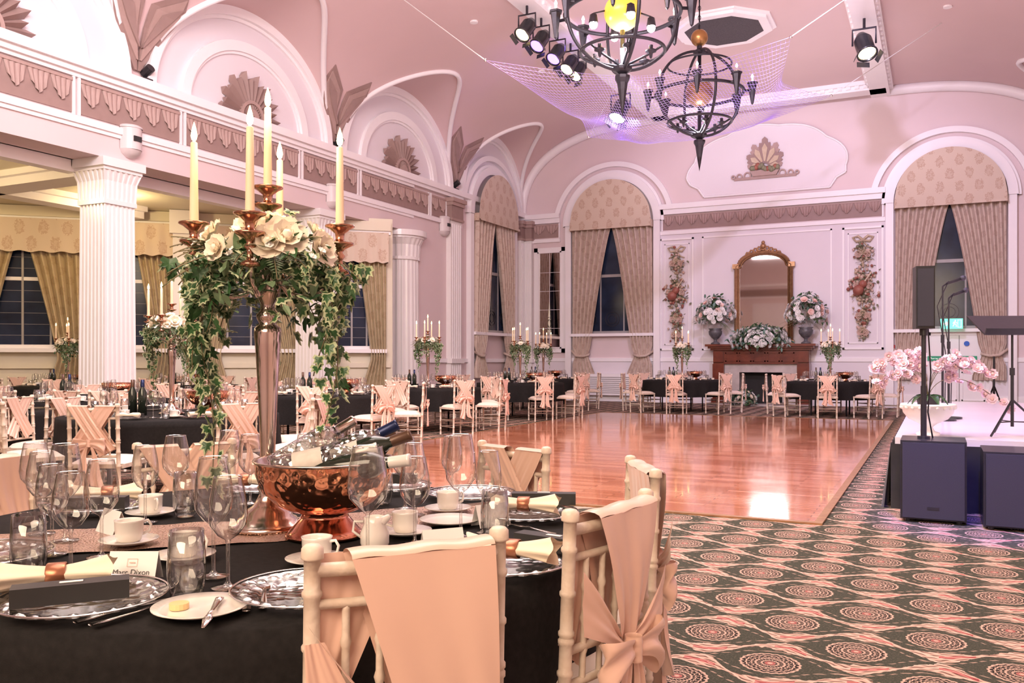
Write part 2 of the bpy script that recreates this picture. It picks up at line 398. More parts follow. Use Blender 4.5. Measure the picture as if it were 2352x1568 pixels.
for yc,h in bays:
    b.ring(h+.02,1.95,h-.14,1.78,5.5,-.12,0,white,xc=yc); b.ring(h-.14,1.78,h-.20,1.72,5.5,-.05,0,white,xc=yc)
    if h>2:
        b.ring(1.60,1.38,1.42,1.20,5.5,-.08,0,white,xc=yc); b.ring(1.42,1.20,1.37,1.15,5.5,-.04,0,white,xc=yc)
b.obj('trim_2')
def sunburst(b,xc,zc,R,m=taupe,y=-.01):
    n=15
    for i in range(n):
        a0=pi*i/n; a1=pi*(i+1)/n; am=(a0+a1)/2; rr=R*(1.0 if i%2==0 else .88)*(1+.10*sin(am))
        hw=(a1-a0)/2*1.05
        pol=lambda r_,a,yy_: (xc+r_*cos(a),yy_,zc+r_*sin(a))
        p0=pol(.02,am,y-.10)
        vs=[p0,pol(rr*.93,am-hw,y),pol(rr*.93,am-hw*.5,y-.05),pol(rr*1.02,am,y-.12),pol(rr*.93,am+hw*.5,y-.05),pol(rr*.93,am+hw,y),pol(rr*1.02,am,y)]
        b.add(vs,[(0,1,3),(0,3,5),(1,6,3),(3,6,5)],m)
for yc,h in bays:
    if h>2:
        b=MB(); b.M=T(XL,0,0)@RZ(90)
        sunburst(b,yc,5.56,.72,taupe); b.ring(.30,.30,.24,.24,5.56,-.13,-.05,taupe2,xc=yc,n=14); b.ring(.14,.14,.02,.02,5.56,-.15,-.05,taupe2,xc=yc,n=10)
        o=b.obj('sunburst_ornament')
def chevron(b,yp,sd):
    def P(t,z,off):
        lo,hi=0,CW
        for _ in range(25):
            m_=(lo+hi)/2
            if cove(m_)<z: lo=m_
            else: hi=m_
        return (XL+lo*.9+off,yp+t,z)
    rows=[(5.68,.01,.05),(6.0,.03,.26),(6.35,.05,.48),(6.70,.07,.70),(7.02,.60,.62)]
    for off,sc in ((.06,1),(.09,.70),(.12,.36)):
        vs=[];fs=[]
        for z,a,c in rows:
            cz=6.45+(z-6.45)*(1,.80,.55)[int(round((off-.06)/.03))]; m_=(a+c)/2; hw=(c-a)/2*sc
            vs+=[P(sd*(m_-hw),cz,off),P(sd*(m_-hw),cz,off-.04),P(sd*(m_+hw),cz,off),P(sd*(m_+hw),cz,off-.04)]
        for i in range(len(rows)-1):
            o=i*4; fs+=[(o,o+2,o+6,o+4),(o,o+4,o+5,o+1),(o+2,o+3,o+7,o+6)]
        b.add(vs,fs,taupe if off!=.09 else taupe2)
for yp in (4.65,9.6,14.55,19.6):
    b=MB(); chevron(b,yp,1); chevron(b,yp,-1); b.obj('vault_chevron_ornament')
# far wall
b=MB()
n=120; vs=[];fs=[]
for i in range(n+1):
    x=XL+(XR-XL)*i/n; e=min(x-XL,XR-x); zt=cove(e) if e<CW else ZC
    vs+=[(x,D,0),(x,D,zt)]
for i in range(n): fs.append((2*i,2*i+2,2*i+3,2*i+1))
b.add(vs,fs,wall)
b.box(-6.95,-1.12,D-.02,D,1.2,4.75,wallw)
b.box(XL,XR,D-.05,D,1.14,1.24,white); b.box(XL,XR,D-.04,D,0,.32,white); b.box(XL,XR,D-.02,D,.32,1.14,wallw)
b.obj('wall_far')
b=MB(); vs=[];fs=[]
for i in range(n+1):
    x=XL+(XR-XL)*i/n; e=min(x-XL,XR-x); zt=cove(e) if e<CW else ZC
    vs+=[(x,Y0,0),(x,Y0,zt)]
for i in range(n): fs.append((2*i,2*i+2,2*i+3,2*i+1))
b.add(vs,fs,wall); b.box(XL,XR,Y0,Y0+.05,1.14,1.24,white); b.box(XL,XR,Y0,Y0+.04,0,.32,white); b.box(XL,XR,Y0,Y0+.1,5.36,5.5,white); b.box(XL,XR,Y0,Y0+.06,4.7,4.78,white); b.box(XL+.3,XR-.3,Y0,Y0+.03,4.8,5.2,taupe)
for x in (-8.6,-4.05,.5): b.box(x-.9,x+.9,Y0,Y0+.03,1.4,4.4,wallw)
b.box(-24,XL,Y0-.2,Y0,0,4.4,cream)
b.obj('wall_near')
b=MB(); b.box(-24.2,-24,Y0,4.2,0,4.4,cream); b.obj('wall_alcove_end')
b=MB(); b.M=T(0,D,0)
b.tube([(XL+CW*((i/30)**1.6)+.02,-.06,cove(CW*((i/30)**1.6))-.10) for i in range(31)],.13,white,8)
b.tube([(XR-CW*((i/30)**1.6)-.02,-.06,cove(CW*((i/30)**1.6))-.10) for i in range(31)],.13,white,8)
for x0,x1 in ((-6.93,-1.14),(XL,-9.95),(2.1,XR)):
    b.box(x0,x1,-.14,0,5.36,5.5,white); b.box(x0,x1,-.08,0,5.22,5.36,white); b.box(x0,x1,-.06,0,4.66,4.76,white)
b.obj('trim_3')
b=MB(); b.M=T(0,D,0); frieze_panel(b,-6.85,-1.22,4.80,5.20); frieze_panel(b,-10.85,-10.0,4.80,5.20); b.obj('frieze_relief')
def frame(b,x0,x1,z0,z1,w=.05,d=.04,m=white,y=0):
    b.box(x0,x1,y-d,y,z0,z0+w,m); b.box(x0,x1,y-d,y,z1-w,z1,m); b.box(x0,x0+w,y-d,y,z0,z1,m); b.box(x1-w,x1,y-d,y,z0,z1,m)
b=MB(); b.M=T(0,D-.02,0)
frame(b,-6.93,-5.98,1.45,4.55); frame(b,-2.15,-1.18,1.45,4.55); frame(b,-6.8,-6.1,1.6,4.4,.025,.02); frame(b,-2.02,-1.31,1.6,4.4,.025,.02)
frame(b,-5.75,-2.4,1.45,4.55,.04,.02)
b.obj('trim_4')
b=MB(); b.M=T(0,D-.01,0); frame(b,-10.78,-9.78,1.4,4.5,.12,.06); frame(b,-10.66,-9.9,1.52,4.38,.04,.08)
b.box(-10.62,-9.94,-.03,0,1.56,4.34,mirror)
for k in range(1,5): b.box(-10.62,-9.94,-.034,-.03,1.56+k*.55,1.57+k*.55,white)
b.box(-10.29,-10.28,-.034,-.03,1.56,4.34,white)
b.obj('wall_mirror_panel')
def pilaster(b,xc,w,zt=4.75,cap=True):
    b.box(xc-w/2,xc+w/2,-.14,0,0,zt,colw)
    for k in range(5): 
        x=xc-w*.36+k*w*.18; b.box(x-.012,x+.012,-.155,-.14,.5,zt-.1,white)
    b.box(xc-w/2-.05,xc+w/2+.05,-.18,0,0,.35,colw); b.box(xc-w/2-.05,xc+w/2+.05,-.2,0,1.1,1.22,colw)
    if cap:
        b.box(xc-w/2-.02,xc+w/2+.02,-.18,0,zt,zt+.45,taupe); b.box(xc-w/2-.08,xc+w/2+.08,-.26,0,zt+.45,zt+.55,taupe2); b.box(xc-w/2-.05,xc+w/2+.05,-.22,0,zt+.36,zt+.45,taupe2)
        b.box(xc-w/2-.04,xc+w/2+.04,-.2,0,zt-.02,zt+.04,taupe2)
b=MB(); b.M=T(XL,0,0)@RZ(90); pilaster(b,19.45,.55); b.obj('wall_pilaster')
b=MB(); b.M=T(XL,0,0)@RZ(90); pilaster(b,23.5,.36); b.obj('wall_pilaster')
b=MB(); b.M=T(0,D,0); pilaster(b,-11.0,.34); b.obj('wall_pilaster')
b=MB(); b.M=T(XR,0,0)@RZ(-90)
b.box(-D,-Y0,0,.3,0,5.5,wall); b.box(-D,-Y0,-.16,.1,5.42,5.56,white); b.box(-D,-Y0,-.06,0,4.62,4.72,white); b.box(-D,-Y0,-.06,0,1.12,1.22,white)
vs=[];fs=[]
for y in yy: vs+=[(-y,0,5.5),(-y,0,max(5.5,lun(0,y)))]
for j in range(200): fs.append((2*j,2*j+2,2*j+3,2*j+1))
b.add(vs,fs,wallw)
for yc,h in bays: b.ring(h+.02,1.95,h-.14,1.78,5.5,-.12,0,white,xc=-yc)
b.obj('wall_right')
b=MB(); b.M=T(XR,0,0)@RZ(-90); frieze_panel(b,-23,-12); b.obj('frieze_relief')
# alcove
P0=Vector((-16.5,10.9)); dang=math.degrees(math.atan2(.68,.733))
AM=T(P0.x,P0.y,0)@RZ(dang)
b=MB(); b.M=AM
b.box(-11,7.75,0,.25,0,4.3,cream); b.box(-11,7.7,-.06,0,1.02,1.12,cream); b.box(-11,7.7,-.05,0,0,.25,cream)
b.box(-11,7.7,-.12,0,4.02,4.22,cream); b.box(-11,7.7,-.06,0,3.94,4.02,white)
for s_ in (3.45,-1.0,6.0):
    b.box(s_-.22,s_+.22,-.35,0,0,4.22,colw); b.box(s_-.28,s_+.28,-.42,0,3.75,4.22,colw)
b.obj('wall_alcove')
b=MB()
b.box(-24,XL-.55,Y0,18,4.23,4.4,cream)
for yb_ in (4.5,9.3): b.box(-24,XL-.6,yb_-.25,yb_+.25,4.0,4.23,white); b.box(-24,XL-.6,yb_-.35,yb_+.35,4.13,4.23,white)
b.box(XL-.8,XL-.6,Y0,17.6,4.05,4.23,white)
b.box(-14.6,-14.2,Y0,12.4,4.0,4.23,white); b.box(-14.7,-14.1,Y0,12.4,4.13,4.23,white)
b.obj('ceiling_alcove')
b=MB(); b.box(-24,XR,Y0,D,-.1,0,carpet); b.obj('floor')
b=MB(); b.box(-6.72,-.8,6.7,18.4,.0,.012,parquet); 
for q in ((-6.78,-6.72,6.64,18.46),(-.8,-.74,6.64,18.46),(-6.72,-.8,6.64,6.7),(-6.72,-.8,18.4,18.46)): b.box(*q,0,.014,gold)
b.obj('dance_floor')
def column(name,x,y,w,round_=False):
    b=MB()
    def sec(w):
        pts=[]
        if round_:
            for i in range(96):
                a=2*pi*i/96; r=w/2*(1-.03*(i%4 in (1,2))); pts.append((r*cos(a),r*sin(a)))
            return pts
        h=w/2; k=7
        for sd in range(4):
            a=sd*pi/2
            for i in range(k):
                for q,(t,dd) in enumerate(((.0,0),(.3,0),(.38,.018),(.85,.018),(.93,0))):
                    u=-h+2*h*(i+t)/k; px,py=h-dd,u
                    pts.append((px*cos(a)-py*sin(a),px*sin(a)+py*cos(a)))
        return pts
    def stack(levels,m):
        secs=[sec(w_) for w_,z in levels]; n=len(secs[0])
        vs=[(p[0],p[1],levels[j][1]) for j,s_ in enumerate(secs) for p in s_]
        fs=[(j*n+i,j*n+(i+1)%n,(j+1)*n+(i+1)%n,(j+1)*n+i) for j in range(len(levels)-1) for i in range(n)]
        b.add(vs,fs,m)
    stack([(w,.45),(w*.94,3.55)],colw)
    def blk(w_,z0,z1):
        if round_: b.cyl(w_/2,z0,z1,colw,n=48)
        else: b.box(-w_/2,w_/2,-w_/2,w_/2,z0,z1,colw)
    blk(w*1.12,0,.35); blk(w*1.06,.35,.45)
    blk(w*1.02,3.55,3.62); stack([(w*1.0,3.62),(w*1.04,3.9),(w*1.2,4.05)],colw); blk(w*1.22,4.05,4.1); blk(w*1.34,4.1,4.23)
    return b.obj(name,(x,y,0))
column('fluted_column',-11.5,9.35,.58); column('fluted_column',-11.5,4.4,.58); column('fluted_column',-11.5,14.4,.62); column('fluted_column',-11.55,17.55,.98,True)
# ---------------------------------------------------------------- windows & curtains
def big_window(i,M_):
    b=MB(); b.M=M_
    b.box(-1.05,1.05,-.03,0,1.98,5.1,glassdark)
    frame(b,-1.1,1.1,1.93,5.1,.08,.07,mullion)
    for x in (-.35,.35): b.box(x-.02,x+.02,-.05,-.03,1.98,5.0,mullion)
    b.box(-1.05,1.05,-.06,-.03,3.55,3.63,mullion)
    for x in (-.7,0,.7):
        for r_ in (.12,.2): b.ring(r_+.012,r_+.012,r_,r_,2.35,-.045,-.03,iron,0,360,20,x)
    b.box(-1.25,1.25,-.2,0,1.86,1.94,white)
    b.ring(1.45,1.45,1.24,1.24,5.08,-.16,0,white); b.ring(1.52,1.52,1.45,1.45,5.08,-.08,0,white)
    b.ring(1.80,1.76,1.66,1.62,5.08,-.12,0,white,14,166); 
    for sx in (-1,1):
        b.box(min(sx*1.24,sx*1.42),max(sx*1.24,sx*1.42),-.14,0,0,5.08,white)
    b.prism([(1.24*cos(pi*k/30),5.08+1.24*sin(pi*k/30)) for k in range(31)],-.02,0,wallw)
    b.obj('window_%d'%i)
    b=MB(); 
    def vf(u,v):
        x=-1.22+2.44*u; zt=5.08+math.sqrt(max(0,1.22**2-x*x)); z=4.95+(zt-4.95)*v
        return (x,-.28-.04*cos(x*1.2),z)
    b.grid(vf,40,6,valf)
    b.grid(lambda u,v:(-1.22+2.44*u,-.325,4.95-.04+.06*v),40,1,valf)
    b.box(-1.22,-1.2,-.28,-.02,4.9,5.1,valf); b.box(1.2,1.22,-.28,-.02,4.9,5.1,valf)
    o=b.obj('curtain_valance'); o.matrix_world=M_
    for sd in (-1,1):
        b=MB()
        def inner(z):
            if z>1.5: 
                t=(4.98-z)/3.48; return .0+.62*t**.8
            if z>1.3: return .62+.08*sin((1.5-z)/.2*pi/2)
            return .70-.22*min(1,(1.3-z)/.5)
        def outer(z):
            if z<1.5 : return 1.2-.10*math.exp(-((z-1.3)/.15)**2)
            return 1.2
        def cf(u,v):
            z=4.98-4.28*v; a=outer(z); c=inner(z)
            x=a+(c-a)*u; am=.06*(1-.5*math.exp(-((z-1.3)/.3)**2))
            return (sd*x,-.15+am*sin(u*2*pi*6.5+v*1.2)+.015*sin(u*40+v*5),z)
        b.grid(cf,90,34,curf)
        b.tube([(sd*(1.24),-.05,1.45),(sd*1.05,-.22,1.3),(sd*.85,-.24,1.28),(sd*.68,-.18,1.33),(sd*.7,-.06,1.38)],.035,curf,6)
        o=b.obj('curtain'); o.matrix_world=M_
big_window(1,T(-8.33,D,0)); big_window(2,T(.29,D,0)); big_window(3,T(XL,21.65,0)@RZ(90))
def small_window(i,s0,hw):
    M_=AM@T(s0,0,0)
    b=MB(); b.M=M_
    b.box(-hw,hw,-.03,0,1.45,3.6,glassdark); frame(b,-hw,hw,1.42,3.6,.07,.06,white)
    for k in range(1,4): x=-hw+2*hw*k/4; b.box(x-.02,x+.02,-.05,-.03,1.45,3.5,mullion)
    b.box(-hw,hw,-.05,-.03,2.75,2.82,white)
    for k in range(1,10): b.box(-hw,hw,-.034,-.03,1.45+k*.22,1.456+k*.22,mullion)
    b.box(-hw-.1,hw+.1,-.18,0,1.34,1.42,white); b.obj('window_%d'%i)
    b=MB(); W=hw+.12
    b.grid(lambda u,v:(-W+2*W*u,-.3-.012*sin(u*40),3.30+.015*cos(u*2*pi*6)*(1-v)+.63*v),60,2,valf); b.box(-W,-W+.01,-.3,-.02,3.3,3.93,valf); b.box(W-.01,W,-.3,-.02,3.3,3.93,valf); b.box(-W,W,-.3,-.02,3.93,3.95,valf)
    o=b.obj('curtain_valance'); o.matrix_world=M_
    for sd in (-1,1):
        b=MB()
        def cf(u,v):
            z=3.4-2.8*v; k=max(0,min(1,(3.4-z)/2.1)); 
            c=.12+(hw*.62-.12)*k**.9
            if z<1.2: c-= .18*(1.2-z)/.6
            x=W-.03+(c-(W-.03))*u
            return (sd*x,-.14+.06*sin(u*2*pi*6+v),z)
        b.grid(cf,70,24,curg); o=b.obj('curtain'); o.matrix_world=M_
for i,(s0,hw) in enumerate(((.45,1.0),(2.4,.75),(4.75,.95),(6.85,.65),(-2.4,1.0))): small_window(4+i,s0,hw)
# ---------------------------------------------------------------- wall devices
def speaker_box(loc):
    b=MB(); b.M=RZ(90)
    b.grid(lambda u,v:((u-.5)*.36,-.17*sin(u*pi)**.5-.005,-.18+.36*v),16,6,pvc)
    b.lathe([(.001,.20),(.15,.20),(.19,.18),(.19,.15)],pvc,(0,0,0),24,sy=.95); b.lathe([(.18,-.18),(.15,-.24),(.08,-.29),(.001,-.30)],pvc,(0,0,0),24,sy=.9); b.box(-.07,.07,-.185,-.165,-.06,.02,boxm)
    b.obj('wall_speaker',loc)
for y in (9.5,14.5,19.0): speaker_box((XL+.01,y,4.42+.18))
for y in (9.75,14.6,19.5):
    b=MB(); b.box(-.06,.06,-.08,.08,0,.03,blackpl); b.tube([(0,0,.03),(0,0,.12)],.012,blackpl); b.M=T(.02,0,.14)@RY(60); b.cyl(.07,-.08,.1,blackpl); b.obj('ledge_spotlight',(XL+.08,y,5.56))
# ---------------------------------------------------------------- flora helpers
IVY=[(0,0),(.35,-.12),(.5,.15),(.32,.3),(.42,.62),(.17,.58),(0,1),(-.17,.58),(-.42,.62),(-.32,.3),(-.5,.15),(-.35,-.12)]
def rotm(r): return Matrix.Rotation(r.uniform(0,2*pi),4,'Z')@Matrix.Rotation(r.gauss(0,.6),4,'X')@Matrix.Rotation(r.gauss(0,.5),4,'Y')
def ivy(b,p,s,r,M_=None,edge=True):
    M0=b.M
    if M_ is None: M_=rotm(r)
    b.M=M0@T(*p)@M_@SC(s)
    k=.68; inn=[(x*k,(y-.3)*k+.3,.02-.12*abs(x)) for x,y in IVY]; outl=[(x,y,-.15*abs(x)-.12*y*y) for x,y in IVY]
    n=12; vs=[(0,.3,.05)]+inn
    b.add(vs,[(0,1+i,1+(i+1)%n) for i in range(n)],leafg,False)
    b.add(inn+outl,[(i,(i+1)%n,n+(i+1)%n,n+i) for i in range(n)],leafc if edge else leafg,False)
    b.M=M0
def leaf(b,p,s,r,m,M_=None):
    M0=b.M; b.M=M0@T(*p)@(M_ or rotm(r))@SC(s)
    b.add([(0,0,0),(.22,.35,.05),(.16,.75,.02),(0,1,-.08),(-.16,.75,.02),(-.22,.35,.05),(0,.5,-.02)],[(0,1,6),(1,2,6),(2,3,6),(3,4,6),(4,5,6),(5,0,6)],m,False)
    b.M=M0
def dirm(d):
    d=Vector(d).normalized(); return d.to_track_quat('Z','Y').to_matrix().to_4x4()
def flower(b,p,R_,d,m,cm=None,rings=3,np_=7):
    M0=b.M; b.M=M0@T(*p)@dirm(d)
    for k in range(rings):
        rr=R_*(1-.24*k); tilt=.2+.38*k; nn=np_-k
        for i in range(nn):
            a=2*pi*(i+.5*k)/nn
            def fn(u,v,a=a,rr=rr,tilt=tilt):
                L=rr*(.12+.88*v); w=rr*.62*sin(min(1,v*.85+.15)*pi*.72+.2)*(u-.5)*1.7
                x=L*cos(tilt*1.1); z=L*sin(tilt)*(.5+.6*v)+ .35*rr*(2*u-1)**2*v*.5
                return (x*cos(a)-w*sin(a),x*sin(a)+w*cos(a),z)
            b.grid(fn,2,2,m)
    b.sphere(R_*.28,cm or m,(0,0,R_*.32),6,4)
    b.M=M0
def fern(b,p,d,L,r,m=leafs,droop=.5,w=.22):
    d=Vector(d).normalized(); side=d.cross(Vector((0,0,1))); 
    if side.length<.01: side=Vector((1,0,0))
    side.normalize(); P=Vector(p); pts=[]
    n=14
    for i in range(n+1):
        t=i/n; pts.append(P+d*L*t-Vector((0,0,1))*droop*L*t*t)
    b.tube(pts,[.002]*len(pts),vine,3)
    for i in range(1,n+1):
        t=i/n; q=pts[i]; l=w*L*sin(pi*min(1,t*.9+.12)); tang=(pts[i]-pts[i-1]).normalized()
        for sg in (-1,1):
            e=q+side*sg*l+tang*l*.5-Vector((0,0,.15*l)); mid=(q+e)/2
            b.add([tuple(q),tuple(mid+tang*l*.16),tuple(e),tuple(mid-tang*l*.16)],[(0,1,2,3)],m)
def candelabra_mesh(seed,dense=1.0):
    r=random.Random(seed); b=MB()
    b.lathe([(.001,0),(.105,0),(.108,.008),(.10,.016),(.085,.02),(.08,.03),(.07,.034),(.062,.05),(.04,.065),(.028,.085),(.022,.10),(.030,.115),(.022,.128),(.018,.14),(.020,.2),(.026,.35),(.034,.50),(.038,.55),(.036,.565),(.022,.575),(.03,.59),(.032,.60),(.020,.615),(.018,.63),(.034,.66),(.036,.68),(.02,.72),(.016,.75),(.026,.765),(.014,.78),(.013,.87),(.02,.875),(.012,.885),(.012,.90)],silver,n=32)
    cups=[(0,0,.905)]
    arms=[(8,.20),(95,.19),(188,.20),(272,.19)]
    for ang,R_ in arms:
        a=math.radians(ang); c_,s_=cos(a),sin(a)
        prof=[(.02,.72),(.06,.66),(.11,.65),(.16,.68),(.19,.73),(R_,.80)]
        b.tube([(x*c_,x*s_,z) for x,z in prof],[.009,.009,.009,.008,.008,.009],silver,8)
        b.tube([(.05*c_,.05*s_,.70),(.09*c_,.09*s_,.74),(.06*c_,.06*s_,.77),(.03*c_,.03*s_,.75)],.005,silver,6)
        cups.append((R_*c_,R_*s_,.80))
    for (x,y,z) in cups:
        b.lathe([(.001,-.075),(.026,-.07),(.026,-.064),(.010,-.055),(.008,-.03),(.016,-.02),(.008,-.01),(.014,.0),(.038,.012),(.040,.018),(.018,.02),(.012,.03),(.014,.045),(.03,.058),(.042,.064),(.042,.068),(.014,.062),(.001,.062)],copper_cup,(x,y,z-.01),20)
        zc=z+.055
        h=.225; b.lathe([(.0125,0),(.011,h*.5),(.0095,h),(.004,h+.004),(.001,h+.002)],wax,(x,y,zc),12)
        b.tube([(x,y,zc+h),(x,y,zc+h+.01)],.0012,ink,4)
        b.lathe([(.001,0),(.007,.006),(.0095,.016),(.0065,.034),(.0005,.054)],flame,(x,y,zc+h+.004),8)
    # foliage collar
    for i in range(int(620*dense)):
        a=r.uniform(0,2*pi); R_=.205*r.random()**.6+.01; z=.765+r.gauss(0,.045)-.45*R_*R_/.2
        t=r.random(); p=(R_*cos(a),R_*sin(a),z)
        if t<.34: ivy(b,p,r.uniform(.030,.048),r)
        else: leaf(b,p,r.uniform(.035,.06),r,leafs if t<.72 else leafg)
    for i in range(46):
        a=r.uniform(0,2*pi); fern(b,(.10*cos(a),.10*sin(a),.765),(cos(a),sin(a),r.uniform(-.3,.75)),r.uniform(.12,.22),r,leafs if i%3 else leafg,r.uniform(.2,.7),.17)
    fl=[(-55,.45,.060),(-30,.25,.052),(-100,.75,.045),(-150,.62,.046),(-78,.30,.048),(-70,1.15,.040),(25,.5,.05),(85,.5,.05),(140,.5,.046),(-5,.75,.042),(-120,.2,.038)]
    for az,el,sz in fl:
        a=math.radians(az+r.uniform(-6,6)); R_=.185
        d=(cos(a)*cos(el),sin(a)*cos(el),sin(el))
        flower(b,(R_*d[0],R_*d[1],.745+.12*d[2]),sz,d,petal,rings=4,np_=8)
    for i in range(40):
        a=r.uniform(0,2*pi); R_=r.uniform(.10,.23); flower(b,(R_*cos(a),R_*sin(a),.815-.3*R_+r.uniform(-.03,.05)),.012,(cos(a),sin(a),1),petalw,rings=1,np_=5)
    specs=[(183,.19,.62),(192,.17,.44),(176,.22,.36),(204,.20,.32),(187,.24,.25),(-6,.20,.46),(6,.22,.38),(-20,.20,.32),(18,.19,.28),(0,.24,.22),(170,.20,.26),(150,.2,.22),(35,.2,.2),(230,.2,.13),(-45,.2,.12),(90,.2,.2),(110,.2,.25),(60,.2,.2),(215,.19,.2)]
    for i,(az,R_,L) in enumerate(specs):
        a=math.radians(az)
        x0,y0=R_*cos(a),R_*sin(a); ph=r.uniform(0,6); pts=[]
        n=int(L/.026)
        for k in range(n+1):
            t=k/n; inw=1-.14*t
            pts.append((x0*inw+.022*sin(ph+t*5),y0*inw+.02*cos(ph*1.3+t*4),.75-L*t))
        b.tube(pts,.0018,vine,4)
        for k,p in enumerate(pts):
            for q in range(2 if k<n*.75 else 1):
                an=r.uniform(0,2*pi); pp=(p[0]+.02*cos(an),p[1]+.02*sin(an),p[2]+r.uniform(-.012,.012))
                M_=Matrix.Rotation(r.uniform(0,2*pi),4,'Z')@Matrix.Rotation(math.radians(r.uniform(-140,-60)),4,'X')@Matrix.Rotation(r.gauss(0,.4),4,'Y')
                ivy(b,pp,r.uniform(.028,.050),r,M_,r.random()<.8)
    return b
TZ=.72
near=C(-.69,2.46)
cand=candelabra_mesh(5).obj('floral_candelabra',(near[0],near[1],TZ+.004),26)
# ---------------------------------------------------------------- tables
def table_mesh(R_=.92,seed=0,drop=.40):
    r=random.Random(seed); b=MB(); n=144
    ph=[r.uniform(0,6) for _ in range(4)]
    def fn(u,v):
        a=2*pi*u
        if v<.5: rr=R_*v/.5; return (rr*cos(a),rr*sin(a),TZ)
        t=(v-.5)/.5; amp=.035*t*(.6+.4*sin(3*a+ph[0])); rr=R_+.006+.015*t+amp*sin(17*a+ph[1]+.6*sin(5*a))
        return (rr*cos(a),rr*sin(a),TZ-.004-drop*t)
    b.grid(fn,n,16,black_cloth)
    b.cyl(R_-.02,TZ-.035,TZ-.006,limewood,n=40)
    for q in range(4):
        a=pi/4+q*pi/2; b.tube([(.5*cos(a),.5*sin(a),0),(.5*cos(a),.5*sin(a),TZ-.03)],.016,iron,8)
    return b
tnear=table_mesh(.92,1,.52).obj('banquet_table',(near[0],near[1],0),0)
tfar_src=table_mesh(.90,2,.36)
# ---------------------------------------------------------------- chairs
def yb(z): return -.2-.035*z/.883
def band(b,tl,tr,bl,br,zt,zb,off,m=satin,folds=3,amp=.008,n=14,sag=0):
    ztl,ztr=zt if isinstance(zt,tuple) else (zt,zt); zbl,zbr=zb if isinstance(zb,tuple) else (zb,zb)
    def fn(u,v):
        xa=tl+(bl-tl)*v; xb=tr+(br-tr)*v; za=ztl+(zbl-ztl)*v; zc=ztr+(zbr-ztr)*v
        x=xa+(xb-xa)*u; z=za+(zc-za)*u-sag*sin(u*pi)*v*(1-v)*4
        f=sin(u*pi*2*folds+v*1.5)+.5*sin(u*pi*2*folds*2.3-v*4+1)+.35*sin(u*7+v*9)
        return (x,yb(z)+off-amp*f*(.15+.85*v*v)-.012*sin(v*pi),z)
    b.grid(fn,n*2,16,m)
def bow(b,z,s=1.0,tails=True,seed=0):
    r=random.Random(seed); y=yb(z)-.06
    b.grid(lambda u,v:((.016+.004*sin(v*pi*6))*s*cos(2*pi*u),y-.012+.018*s*sin(2*pi*u),z+(v-.5)*.05*s),12,8,satin)
    for sd in (-1,1):
        L=.115*s
        def fn(u,v,sd=sd):
            q=sin(pi*u); hw=(.014+.040*q**.8)*s; w=2*v-1
            return (sd*L*q**.9, y-.010-.026*s*cos(pi*u)*(q**.5+.15)+.007*s*sin(w*5+u*3)*(.3+q), z+w*hw*(1-.12*sin(u*9))-.030*s*q*q+.012*s*sin(u*5))
        b.grid(fn,18,10,satin)
        if tails:
            L2=r.uniform(.26,.34)
            def ft(u,v,sd=sd):
                w=(.012+.055*v)*s
                return (sd*(.012+.06*v+.012*sin(v*6))+(u-.5)*w*1.6, y-.01+.013*sin(u*11+v*4)*(v+.2),z-.01-L2*v-(.04*u*v))
            b.grid(ft,12,12,satin)
